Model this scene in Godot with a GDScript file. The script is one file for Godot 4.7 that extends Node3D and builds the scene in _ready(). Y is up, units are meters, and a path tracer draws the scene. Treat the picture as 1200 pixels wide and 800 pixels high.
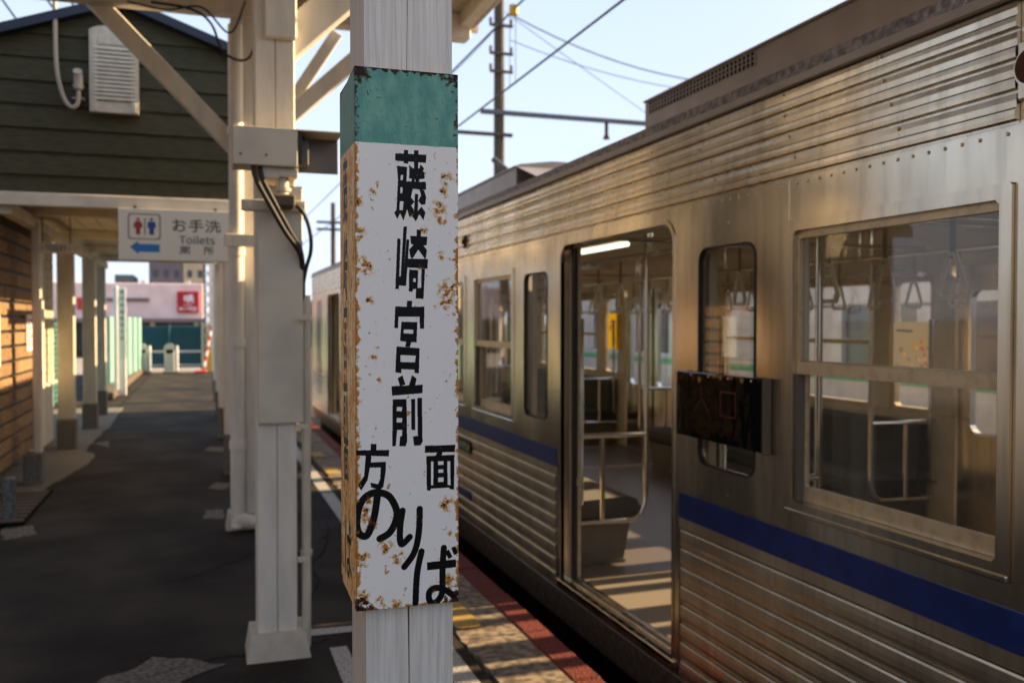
extends Node3D
# x to the right across the platform, y up; lengths along the platform are given forward (Z) and become -z
const XT := 1.866            # outer skin of the train side
const FLOOR := 0.08          # train floor above the platform
const DOORS := [-0.815, 4.055, 8.925, 13.795]
var names := {}
var M := {}
var rng := RandomNumberGenerator.new()

func V(x: float, y: float, z: float) -> Vector3:
	return Vector3(x, y, -z)

func ms() -> SurfaceTool:
	var s := SurfaceTool.new()
	s.begin(Mesh.PRIMITIVE_TRIANGLES)
	s.set_smooth_group(-1)
	return s

# one flat polygon, turned so that it faces along «out»
func face(s: SurfaceTool, p: Array, out: Vector3, uv: Array = []) -> void:
	var n := Vector3.ZERO
	for i in p.size():
		n += p[i].cross(p[(i + 1) % p.size()])
	var flip := n.dot(out) > 0.0
	for i in range(1, p.size() - 1):
		for k in ([0, i + 1, i] if flip else [0, i, i + 1]):
			if uv.size():
				s.set_uv(uv[k])
			s.add_vertex(p[k])

# box between forward coordinates, with chamfered edges where b > 0
func bx(s: SurfaceTool, x0: float, x1: float, y0: float, y1: float, z0: float, z1: float, b := 0.0) -> SurfaceTool:
	hull(s, Vector3(minf(x0, x1), minf(y0, y1), -maxf(z0, z1)), Vector3(maxf(x0, x1), maxf(y0, y1), -minf(z0, z1)), Transform3D(), b)
	return s

func hull(s: SurfaceTool, lo: Vector3, hi: Vector3, t: Transform3D, b := 0.0) -> void:
	var c := (lo + hi) / 2.0
	var h := (hi - lo) / 2.0
	b = minf(b, minf(h.x, minf(h.y, h.z)) * 0.9)
	for a in 3:
		for sg in [-1.0, 1.0]:
			var u := (a + 1) % 3
			var w := (a + 2) % 3
			var q := []
			for k in [[-1, -1], [1, -1], [1, 1], [-1, 1]]:
				var v := Vector3.ZERO
				v[a] = sg * h[a]
				v[u] = k[0] * (h[u] - b)
				v[w] = k[1] * (h[w] - b)
				q.append(t * (c + v))
			var o := Vector3.ZERO
			o[a] = sg
			face(s, q, t.basis * o)
	if b <= 0.0:
		return
	for a in 3:
		var u := (a + 1) % 3
		var w := (a + 2) % 3
		for su in [-1.0, 1.0]:
			for sw in [-1.0, 1.0]:
				var q := []
				for k in [[0, -1], [0, 1], [1, 1], [1, -1]]:
					var v := Vector3.ZERO
					v[a] = k[1] * (h[a] - b)
					v[u] = su * (h[u] - (b if k[0] == 1 else 0.0))
					v[w] = sw * (h[w] - (0.0 if k[0] == 1 else b))
					q.append(t * (c + v))
				var o := Vector3.ZERO
				o[u] = su
				o[w] = sw
				face(s, q, t.basis * o)
	for sx in [-1.0, 1.0]:
		for sy in [-1.0, 1.0]:
			for sz in [-1.0, 1.0]:
				var g := Vector3(sx, sy, sz)
				var q := []
				for a in 3:
					var v := g * (h - Vector3(b, b, b))
					v[a] = g[a] * h[a]
					q.append(t * (c + v))
				face(s, q, t.basis * g)

# a beam of rectangular section from a to b; wide across, high along «up»
func beam(s: SurfaceTool, a: Vector3, b: Vector3, wide: float, high: float, up := Vector3.UP, bev := 0.004) -> SurfaceTool:
	var d := (b - a).normalized()
	var side := d.cross(up).normalized()
	var u := side.cross(d).normalized()
	hull(s, Vector3(-wide / 2, -high / 2, 0), Vector3(wide / 2, high / 2, a.distance_to(b)), Transform3D(Basis(side, u, d), a), bev)
	return s

func tube(s: SurfaceTool, p: Array, r: float, n := 8, r2 := -1.0) -> SurfaceTool:
	s.set_smooth_group(0)
	var rings := []
	var side := Vector3.ZERO
	for i in p.size():
		var d: Vector3 = (p[mini(i + 1, p.size() - 1)] - p[maxi(i - 1, 0)]).normalized()
		if i == 0:
			side = d.cross(Vector3.UP if absf(d.y) < 0.9 else Vector3.RIGHT).normalized()
		side = (side - d * side.dot(d)).normalized()
		var w := d.cross(side)
		var ring := []
		var rr_ := r if r2 < 0 else lerpf(r, r2, float(i) / (p.size() - 1))
		for k in n:
			ring.append(p[i] + (side * cos(TAU * k / n) + w * sin(TAU * k / n)) * rr_)
		rings.append(ring)
	for i in p.size() - 1:
		for k in n:
			var k2 := (k + 1) % n
			face(s, [rings[i][k], rings[i][k2], rings[i + 1][k2], rings[i + 1][k]], (rings[i][k] + rings[i][k2]) / 2.0 - p[i])
	s.set_smooth_group(-1)
	face(s, rings[0], p[0] - p[1])
	face(s, rings[-1], p[-1] - p[-2])
	return s

func curve(pts: Array, steps := 6) -> Array:
	var out := []
	for i in pts.size() - 1:
		var a: Vector3 = pts[maxi(i - 1, 0)]
		var d: Vector3 = pts[mini(i + 2, pts.size() - 1)]
		for k in steps:
			out.append(pts[i].cubic_interpolate(pts[i + 1], a, d, float(k) / steps))
	out.append(pts[-1])
	return out

# rounded rectangle in (Z, y): radius rt above, rb below
func rr(za: float, zb: float, ya: float, yb: float, rt: float, rb := -1.0, k := 6) -> Array:
	if rb < 0.0:
		rb = rt
	var out := []
	for c in [[zb, ya, rb, -90.0], [zb, yb, rt, 0.0], [za, yb, rt, 90.0], [za, ya, rb, 180.0]]:
		var o := Vector2(c[0] + (-c[2] if c[0] == zb else c[2]), c[1] + (-c[2] if c[1] == yb else c[2]))
		for i in k + 1:
			var a := deg_to_rad(c[3] + 90.0 * i / k)
			out.append(o + Vector2(cos(a), sin(a)) * c[2])
	return out

# a flat ring between two such loops, from x0 (the outside, seen from smaller x) to x1
func ring(s: SurfaceTool, x0: float, x1: float, hole: Array, rim: Array) -> SurfaceTool:
	var n := hole.size()
	for i in n:
		var j := (i + 1) % n
		var a: Vector2 = hole[i]
		var b: Vector2 = hole[j]
		var c: Vector2 = rim[j]
		var d: Vector2 = rim[i]
		if a.distance_to(b) < 1e-6 and c.distance_to(d) < 1e-6:
			continue
		var o := Vector3.LEFT * signf(x1 - x0)
		face(s, [V(x0, a.y, a.x), V(x0, b.y, b.x), V(x0, c.y, c.x), V(x0, d.y, d.x)], o)
		face(s, [V(x1, a.y, a.x), V(x1, b.y, b.x), V(x1, c.y, c.x), V(x1, d.y, d.x)], -o)
		if a.distance_to(b) > 1e-6:
			face(s, [V(x0, a.y, a.x), V(x0, b.y, b.x), V(x1, b.y, b.x), V(x1, a.y, a.x)], V(0, ((d + c) - (a + b)).y, ((d + c) - (a + b)).x) * -1.0)
		if c.distance_to(d) > 1e-6:
			face(s, [V(x0, c.y, c.x), V(x0, d.y, d.x), V(x1, d.y, d.x), V(x1, c.y, c.x)], V(0, ((d + c) - (a + b)).y, ((d + c) - (a + b)).x))
	return s

func sheet(s: SurfaceTool, x: float, loop: Array, out := -1.0) -> SurfaceTool:
	face(s, loop.map(func(p): return V(x, p.y, p.x)), Vector3(out, 0, 0))
	return s

# rolled ribs along the train: profile repeated upward, with closed ends
func ribs(s: SurfaceTool, x: float, za: float, zb: float, y0: float, n: int, p: float, prof: Array) -> SurfaceTool:
	for k in n:
		for i in prof.size() - 1:
			var a: Vector2 = prof[i]
			var b: Vector2 = prof[i + 1]
			var ya := y0 + (k + a.y) * p
			var yb := y0 + (k + b.y) * p
			face(s, [V(x + a.x, ya, za), V(x + b.x, yb, za), V(x + b.x, yb, zb), V(x + a.x, ya, zb)], Vector3(-(b.y - a.y) * p, (b.x - a.x), 0))
		for z in [za, zb]:
			var q := [V(x + 0.012, y0 + k * p, z)]
			for a in prof:
				q.append(V(x + a.x, y0 + (k + a.y) * p, z))
			q.append(V(x + 0.012, y0 + (k + 1) * p, z))
			for i in range(1, q.size() - 2):
				face(s, [q[0].lerp(q[-1], float(i - 1) / (q.size() - 3)), q[i], q[i + 1], q[0].lerp(q[-1], float(i) / (q.size() - 3))], Vector3(0, 0, 1 if z == za else -1))
	return s

func extrude(s: SurfaceTool, prof: Array, za: float, zb: float) -> SurfaceTool:
	var c := Vector2.ZERO
	for p in prof:
		c += p / prof.size()
	for i in prof.size():
		var a: Vector2 = prof[i]
		var b: Vector2 = prof[(i + 1) % prof.size()]
		face(s, [V(a.x, a.y, za), V(b.x, b.y, za), V(b.x, b.y, zb), V(a.x, a.y, zb)], V((a + b).x / 2 - c.x, (a + b).y / 2 - c.y, 0))
	face(s, prof.map(func(p): return V(p.x, p.y, za)), Vector3(0, 0, 1))
	face(s, prof.map(func(p): return V(p.x, p.y, zb)), Vector3(0, 0, -1))
	return s

func numbered(called: String) -> String:
	names[called] = names.get(called, -1) + 1
	return called if names[called] == 0 else "%s_%03d" % [called, names[called]]

func obj(called: String, s: SurfaceTool, m: Material, parent: Node3D = null) -> MeshInstance3D:
	s.generate_normals()
	s.set_material(m)
	return put(called, s.commit(), parent)

func put(called: String, mesh: Mesh, parent: Node3D = null, at := Vector3.ZERO) -> MeshInstance3D:
	var o := MeshInstance3D.new()
	o.mesh = mesh
	o.position = at
	if parent == null or parent == self:
		o.name = numbered(called)
		add_child(o)
	else:
		o.name = called
		parent.add_child(o, true)
		if parent.has_meta("base"):
			o.position = at - parent.get_meta("base")
	return o

func shape(s: SurfaceTool, m: Material) -> Mesh:
	s.generate_normals()
	s.set_material(m)
	return s.commit()

# a thing whose parts are given in world coordinates
func thing(called: String, label: String, category: String, at: Vector3, group := "") -> Node3D:
	var o := Node3D.new()
	o.name = numbered(called)
	add_child(o)
	o.position = at
	o.set_meta("base", at)
	return tag(o, label, category, group)

func tag(o: Node3D, label: String, category: String, group := "") -> Node3D:
	o.set_meta("label", label)
	o.set_meta("category", category)
	if group:
		o.set_meta("group", group)
	return o

func struct(called: String, s: SurfaceTool, m: Material, label: String) -> MeshInstance3D:
	var o := obj(called, s, m)
	o.set_meta("kind", "structure")
	o.set_meta("label", label)
	return o

func stuff(o: Node3D) -> Node3D:
	o.set_meta("kind", "stuff")
	return o

func dup(o: Node3D, by: Vector3, label: String) -> Node3D:
	var c: Node3D = o.duplicate()
	c.name = numbered(String(o.name).rstrip("0123456789").rstrip("_"))
	add_child(c)
	c.position = o.position + by
	c.set_meta("label", label)
	return c

# ---------------------------------------------------------------- materials
func lin(r: float, g: float, b: float, a := 1.0) -> Color:
	var c := Color(r, g, b).linear_to_srgb()
	c.a = a
	return c

func noise(freq: float, seed_: int, octaves := 4, lo := 0.7, hi := 1.0, mid := 0.5, size := 512) -> NoiseTexture2D:
	var t := NoiseTexture2D.new()
	t.width = size
	t.height = size
	t.seamless = true
	var n := FastNoiseLite.new()
	n.noise_type = FastNoiseLite.TYPE_SIMPLEX_SMOOTH
	n.seed = seed_
	n.frequency = freq
	n.fractal_octaves = octaves
	t.noise = n
	var g := Gradient.new()
	g.offsets = PackedFloat32Array([0.0, clampf(mid - 0.2, 0, 1), clampf(mid + 0.2, 0, 1), 1.0])
	g.colors = PackedColorArray([Color(lo, lo, lo), Color(lerpf(lo, hi, .3), lerpf(lo, hi, .3), lerpf(lo, hi, .3)), Color(lerpf(lo, hi, .85), lerpf(lo, hi, .85), lerpf(lo, hi, .85)), Color(hi, hi, hi)])
	t.color_ramp = g
	return t

func bumps(freq: float, seed_: int, octaves := 3, strength := 4.0, size := 512) -> NoiseTexture2D:
	var t := noise(freq, seed_, octaves, 0, 1, 0.5, size)
	t.color_ramp = null
	t.as_normal_map = true
	t.bump_strength = strength
	return t

func mat(called: String, c: Color, rough: float, tex: Texture2D = null, scale := Vector3.ONE, metal := 0.0) -> StandardMaterial3D:
	var m := StandardMaterial3D.new()
	m.resource_name = called
	m.albedo_color = c
	m.roughness = rough
	m.metallic = metal
	if tex:
		m.albedo_texture = tex
	m.uv1_triplanar = true
	m.uv1_world_triplanar = true
	m.uv1_scale = scale
	m.uv1_triplanar_sharpness = 6.0
	M[called] = m
	return m

func relief(m: StandardMaterial3D, t: Texture2D, cm: float) -> void:
	m.heightmap_enabled = true
	m.heightmap_texture = t
	m.heightmap_scale = cm

func over(m: StandardMaterial3D, t: Texture2D, mask: Texture2D = null) -> void:
	m.detail_enabled = true
	m.detail_albedo = t
	m.detail_blend_mode = BaseMaterial3D.BLEND_MODE_MUL
	m.detail_uv_layer = BaseMaterial3D.DETAIL_UV_2
	m.uv2_triplanar = true
	m.uv2_world_triplanar = true

func pane(called: String, c: Color, a: float) -> StandardMaterial3D:
	var m := StandardMaterial3D.new()
	m.resource_name = called
	m.albedo_color = Color(c.r, c.g, c.b, a)
	m.transparency = BaseMaterial3D.TRANSPARENCY_ALPHA
	m.roughness = 0.02
	m.metallic_specular = 0.5
	M[called] = m
	return m

func plain(called: String, c: Color, rough: float, metal := 0.0) -> StandardMaterial3D:
	var m := StandardMaterial3D.new()
	m.resource_name = called
	m.albedo_color = c
	m.roughness = rough
	m.metallic = metal
	M[called] = m
	return m

func picture(im: Image, rough: float) -> StandardMaterial3D:
	var m := StandardMaterial3D.new()
	m.albedo_texture = ImageTexture.create_from_image(im)
	m.roughness = rough
	return m

func paper(im: Image) -> StandardMaterial3D:
	var m := picture(im, .6)
	m.backlight_enabled = true
	m.backlight = Color(.55, .55, .55)
	return m

func make_materials() -> void:
	var n1 := noise(0.008, 11, 4, 0.90, 1.0)
	var n2 := noise(0.05, 12, 4, 0.6, 1.0)
	var fine := noise(0.2, 13, 3, 0.55, 1.0)
	var h1 := noise(0.06, 14, 4, 0.0, 1.0)
	var m: StandardMaterial3D
	# painted timber: vertical grain, a little grime
	m = mat("white_paint", lin(.79, .73, .62), 0.6, n1, Vector3(1.7, .4, 1.7))
	relief(m, h1, 0.05)
	m = mat("post_paint", lin(.77, .71, .615), 0.5, noise(0.02, 21, 5, 0.88, 1.0), Vector3(8, .3, 8))
	relief(m, noise(0.045, 22, 3, 0, 1), 0.14)
	m = mat("grey_white", lin(.60, .55, .46), 0.55, n1, Vector3(1.3, .6, 1.3))
	m = mat("board_white", lin(.76, .69, .56), 0.7, n1, Vector3(.8, .8, .8))
	m = mat("concrete", lin(.25, .225, .19), 0.92, n2, Vector3(1.6, 1.6, 1.6))
	relief(m, h1, 0.5)
	m = mat("base_white", lin(.62, .55, .44), 0.85, n1, Vector3(2, 2, 2))
	relief(m, h1, 0.08)
	m = mat("asphalt", lin(.080, .063, .047), 0.9, noise(0.006, 31, 6, 0.60, 1.0), Vector3(.35, .35, .35))
	over(m, noise(0.3, 32, 2, 0.45, 1.0, 0.45))
	m.uv2_scale = Vector3(2.4, 2.4, 2.4)
	relief(m, noise(0.35, 33, 2, 0, 1), 0.5)
	m.uv1_triplanar_sharpness = 8.0
	m.metallic_specular = .3
	m = mat("paver", lin(.34, .265, .185), 0.9, noise(0.014, 34, 5, 0.45, 1.0), Vector3(1.9, 1.9, 1.9))
	relief(m, noise(0.10, 35, 4, 0, 1), 0.12)
	m = mat("red_paint", lin(.27, .034, .012), 0.85, noise(0.05, 36, 5, 0.3, 1.0, 0.45), Vector3(2, 2, 2))
	relief(m, h1, 0.4)
	m = mat("worn", lin(.19, .155, .115), 0.9, noise(0.03, 40, 5, 0.4, 1.0, 0.4), Vector3(2, 2, 2))
	m = mat("line_white", lin(.55, .52, .46), 0.8, noise(0.06, 37, 5, 0.35, 1.0, 0.3), Vector3(1.8, 1.8, 1.8))
	m = mat("line_yellow", lin(.52, .34, .08), 0.8, noise(0.06, 38, 5, 0.4, 1.0, 0.3), Vector3(1.8, 1.8, 1.8))
	m = mat("street", lin(.31, .28, .24), 0.9, n1, Vector3(.25, .25, .25))
	m = mat("ballast", lin(.10, .085, .07), 0.95, fine, Vector3(1.2, 1.2, 1.2))
	relief(m, noise(0.08, 39, 3, 0, 1), 4.0)
	# stainless steel: buckled sheets, brushed and streaked
	for k in [["steel", .22, .30, .72, .64, .505], ["steel_ribbed", .25, .22, .72, .64, .505], ["steel_dado", .36, .14, .61, .525, .40], ["steel_trim", .22, .2, .68, .60, .47]]:
		m = mat(k[0], lin(k[3], k[4], k[5]), k[1], noise(0.015, 41, 4, 0.9, 1.0), Vector3(.55, .22, .55), 1.0)
		m.normal_enabled = true
		m.normal_texture = bumps(0.008, 42, 1, 4.0)
		m.normal_scale = k[2]
		over(m, noise(0.02, 43, 3, 0.86, 1.0, 0.3))
		m.uv2_scale = Vector3(2.0, .16, 2.0)
		m.roughness_texture = noise(0.01, 44, 3, 0.7, 1.0)
		m.roughness = k[1] * 1.25
	m = mat("skirt", lin(.17, .13, .10), 0.5, n2, Vector3(.8, .8, .8), 0.6)
	m = mat("sash", lin(.60, .48, .30), 0.38, noise(0.03, 45, 5, 0.82, 1.0, 0.3), Vector3(1.2, 1.2, 1.2), 0.35)
	m = mat("blue", lin(.004, .024, .17), 0.35, noise(0.02, 46, 4, 0.75, 1.0), Vector3(.7, .7, .7))
	m = mat("roof_paint", lin(.34, .30, .30), 0.6, noise(0.03, 47, 5, 0.55, 1.0), Vector3(1.5, 1.5, 1.5))
	relief(m, noise(0.05, 48, 5, 0, 1), 0.8)
	m = mat("cooler", lin(.34, .29, .25), 0.4, n1, Vector3(.8, .8, .8), 0.3)
	plain("black", lin(.008, .008, .008), 0.9)
	M.black.metallic_specular = .15
	plain("rubber", lin(.012, .011, .010), 0.55)
	plain("chrome", lin(.72, .69, .64), 0.16, 1.0)
	m = mat("cream_panel", lin(.74, .66, .48), 0.55, n1, Vector3(.7, .7, .7))
	m = mat("ceiling", lin(.74, .67, .54), 0.6, n1, Vector3(.6, .6, .6))
	m = mat("lino", lin(.21, .175, .16), 0.36, noise(0.25, 49, 3, 0.7, 1.0), Vector3(2, 2, 2))
	m = mat("door_plate", lin(.36, .30, .235), 0.6, noise(0.3, 50, 2, 0.6, 1.0), Vector3(4, 4, 4))
	m = mat("moquette", lin(.13, .115, .095), 0.95, noise(0.35, 51, 2, 0.6, 1.0), Vector3(4, 4, 4))
	m.rim_enabled = true
	m.rim = 0.4
	m = mat("moquette_green", lin(.085, .085, .07), 0.95, noise(0.35, 52, 2, 0.6, 1.0), Vector3(4, 4, 4))
	m = mat("seat_box", lin(.20, .17, .13), 0.45, n1, Vector3(1, 1, 1), 0.4)
	plain("strap_belt", lin(.30, .25, .17), 0.8)
	plain("strap_ring", lin(.82, .77, .64), 0.4)
	pane("glass", lin(.20, .19, .165), 0.13)
	pane("dark_glass", lin(.02, .02, .02), 0.30)
	pane("far_glass", lin(.05, .06, .07), 0.04)
	# station building
	for k in 3:
		m = mat("cedar%d" % k, lin([.37, .44, .33][k], [.225, .27, .195][k], [.10, .125, .09][k]), 0.75, noise(0.02, 61 + k, 5, 0.55, 1.0), Vector3(6, 6, .8))
		relief(m, noise(0.04, 65, 5, 0, 1), 0.2)
	for k in 2:
		m = mat("green_board%d" % k, lin([.056, .062][k], [.051, .056][k], [.016, .018][k]), 0.7, noise(0.02, 71 + k, 4, 0.75, 1.0), Vector3(.6, 3, 3))
	m = mat("pale_siding", lin(.52, .47, .31), 0.7, n1, Vector3(1, 1, 1))
	m = mat("roof_edge", lin(.012, .020, .040), 0.5, n1, Vector3(1, 1, 1))
	m = mat("vent_paint", lin(.66, .60, .48), 0.55, n1, Vector3(2, 2, 2))
	plain("conduit", lin(.40, .36, .30), 0.5)
	plain("cable", lin(.018, .015, .013), 0.6)
	plain("wire", lin(.035, .037, .04), 0.6)
	m = mat("box_grey", lin(.64, .575, .455), 0.45, n1, Vector3(.8, .8, .8))
	m = mat("dark_sheet", lin(.13, .11, .085), 0.5, n1)
	m = mat("rust", lin(.10, .035, .012), 0.9, n2, Vector3(8, 8, 8))
	m = mat("rusty_steel", lin(.16, .12, .08), 0.8, n2, Vector3(6, 6, 6))
	m = mat("pole_wood", lin(.13, .10, .065), 0.9, n2, Vector3(3, .3, 3))
	m = mat("galv", lin(.17, .18, .19), 0.55, n2, Vector3(1, 1, 1), 0.3)
	# far things
	m = mat("pink_wall", lin(.84, .66, .62), 0.8, n1, Vector3(.2, .2, .2))
	plain("teal", lin(.02, .11, .13), 0.7)
	plain("mint", lin(.20, .38, .34), 0.7)
	plain("mesh_green", lin(.10, .30, .25), 0.7)
	mat("tower_grey", lin(.17, .14, .15), 0.8, n1, Vector3(.1, .1, .1))
	mat("tower_cream", lin(.56, .44, .28), 0.8, n1, Vector3(.1, .1, .1))
	plain("window_dark", lin(.05, .05, .06), 0.2)
	plain("sign_white", lin(.72, .72, .72), 0.5)
	plain("sign_green", lin(.03, .28, .12), 0.5)
	plain("stripe_red", lin(.50, .03, .02), 0.5)
	plain("stripe_white", lin(.75, .73, .70), 0.5)
	plain("gate_metal", lin(.50, .47, .44), 0.35, 0.4)
	plain("yellow", lin(.55, .34, .03), 0.6)
	mat("silver_train", lin(.46, .45, .43), 0.5, n1, Vector3(.5, .5, .5), 0.4)

func n_wall() -> NoiseTexture2D:
	return noise(0.01, 81, 5, 0.75, 1.0)

# ---------------------------------------------------------------- flat print
func pts(t: String) -> PackedVector2Array:
	var out := PackedVector2Array()
	for w in t.split(" ", false):
		var c := w.split(",")
		out.append(Vector2(float(c[0]), float(c[1])))
	return out

func fill(im: Image, loops: Array, c: Color) -> void:
	var lo := 1e9
	var hi := -1e9
	for l in loops:
		for p in l:
			lo = minf(lo, p.y)
			hi = maxf(hi, p.y)
	for y in range(maxi(0, int(lo)), mini(im.get_height() - 1, int(hi)) + 1):
		var xs := []
		for l in loops:
			for i in l.size():
				var a: Vector2 = l[i]
				var b: Vector2 = l[(i + 1) % l.size()]
				if (a.y <= y + .5) != (b.y <= y + .5):
					xs.append(a.x + (y + .5 - a.y) / (b.y - a.y) * (b.x - a.x))
		xs.sort()
		for i in range(0, xs.size() - 1, 2):
			var x0 := int(round(xs[i]))
			im.fill_rect(Rect2i(x0, y, maxi(0, int(round(xs[i + 1])) - x0), 1).intersection(Rect2i(0, 0, im.get_width(), im.get_height())), c)

# strokes of constant width, flat or round ends
func stroke(im: Image, p: PackedVector2Array, w: float, c: Color, round_ := true) -> void:
	for i in p.size() - 1:
		var d := (p[i + 1] - p[i]).normalized() * w / 2
		var n := Vector2(-d.y, d.x)
		fill(im, [[p[i] + n, p[i + 1] + n, p[i + 1] - n, p[i] - n]], c)
	for i in range(0 if round_ else 1, p.size() if round_ else p.size() - 1):
		var q := []
		for k in 14:
			q.append(p[i] + Vector2(cos(TAU * k / 14), sin(TAU * k / 14)) * w / 2)
		fill(im, [q], c)

func smooth(p: PackedVector2Array, k := 5) -> PackedVector2Array:
	var out := PackedVector2Array()
	for i in p.size() - 1:
		for j in k:
			out.append(p[i].cubic_interpolate(p[i + 1], p[maxi(i - 1, 0)], p[mini(i + 2, p.size() - 1)], float(j) / k))
	out.append(p[p.size() - 1])
	return out

# a character from strokes on a 100 x 100 grid
func glyph(im: Image, strokes: Array, at: Vector2, size: Vector2, w: float, c: Color) -> void:
	for t in strokes:
		var p := pts(t)
		for i in p.size():
			p[i] = at + p[i] / 100.0 * size
		stroke(im, p, w, c)

func _ready() -> void:
	rng.seed = 7
	set_view()
	make_materials()
	make_ground()
	make_train()
	make_station_house()
	make_canopy()
	make_far_end()
	make_far_side()
	make_sign()
	make_camera_box()
	make_overhead()

func set_view() -> void:
	var cam := Camera3D.new()
	cam.name = "camera"
	cam.fov = 40.65
	cam.near = 0.05
	cam.far = 1000.0
	cam.position = Vector3(0, 1.5, 0)
	cam.rotation = Vector3(-atan(23.0 / 1080.0), -atan(365.0 / 1080.0), 0)
	var at := CameraAttributesPhysical.new()
	at.frustum_focal_length = 32.4
	at.frustum_focus_distance = 1.42
	at.exposure_aperture = 5.6
	at.frustum_far = 1000.0
	cam.attributes = at
	add_child(cam)
	cam.current = true
	var e := Environment.new()
	e.background_mode = Environment.BG_SKY
	var sky := ProceduralSkyMaterial.new()
	sky.sky_top_color = Color(.46, .535, .655)
	sky.sky_horizon_color = Color(.64, .675, .725)
	sky.sky_curve = 0.34
	sky.ground_horizon_color = Color(.45, .42, .38)
	sky.ground_bottom_color = Color(.25, .22, .2)
	sky.sun_angle_max = 70.0
	sky.sun_curve = 0.42
	e.sky = Sky.new()
	e.sky.sky_material = sky
	e.background_energy_multiplier = 1.0
	e.tonemap_mode = Environment.TONE_MAPPER_LINEAR
	e.tonemap_exposure = 2.75
	e.sdfgi_enabled = true
	e.ssao_enabled = true
	e.ssil_enabled = true
	var w := WorldEnvironment.new()
	w.name = "world_environment"
	w.environment = e
	add_child(w)
	var sun := DirectionalLight3D.new()
	sun.name = "sun"
	sun.light_color = Color(1.0, .865, .67)
	sun.light_energy = 1.6
	sun.light_angular_distance = 0.5
	sun.shadow_enabled = true
	add_child(sun)
	sun.look_at_from_position(Vector3.ZERO, V(-1.0, -0.45, -0.03))

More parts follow.
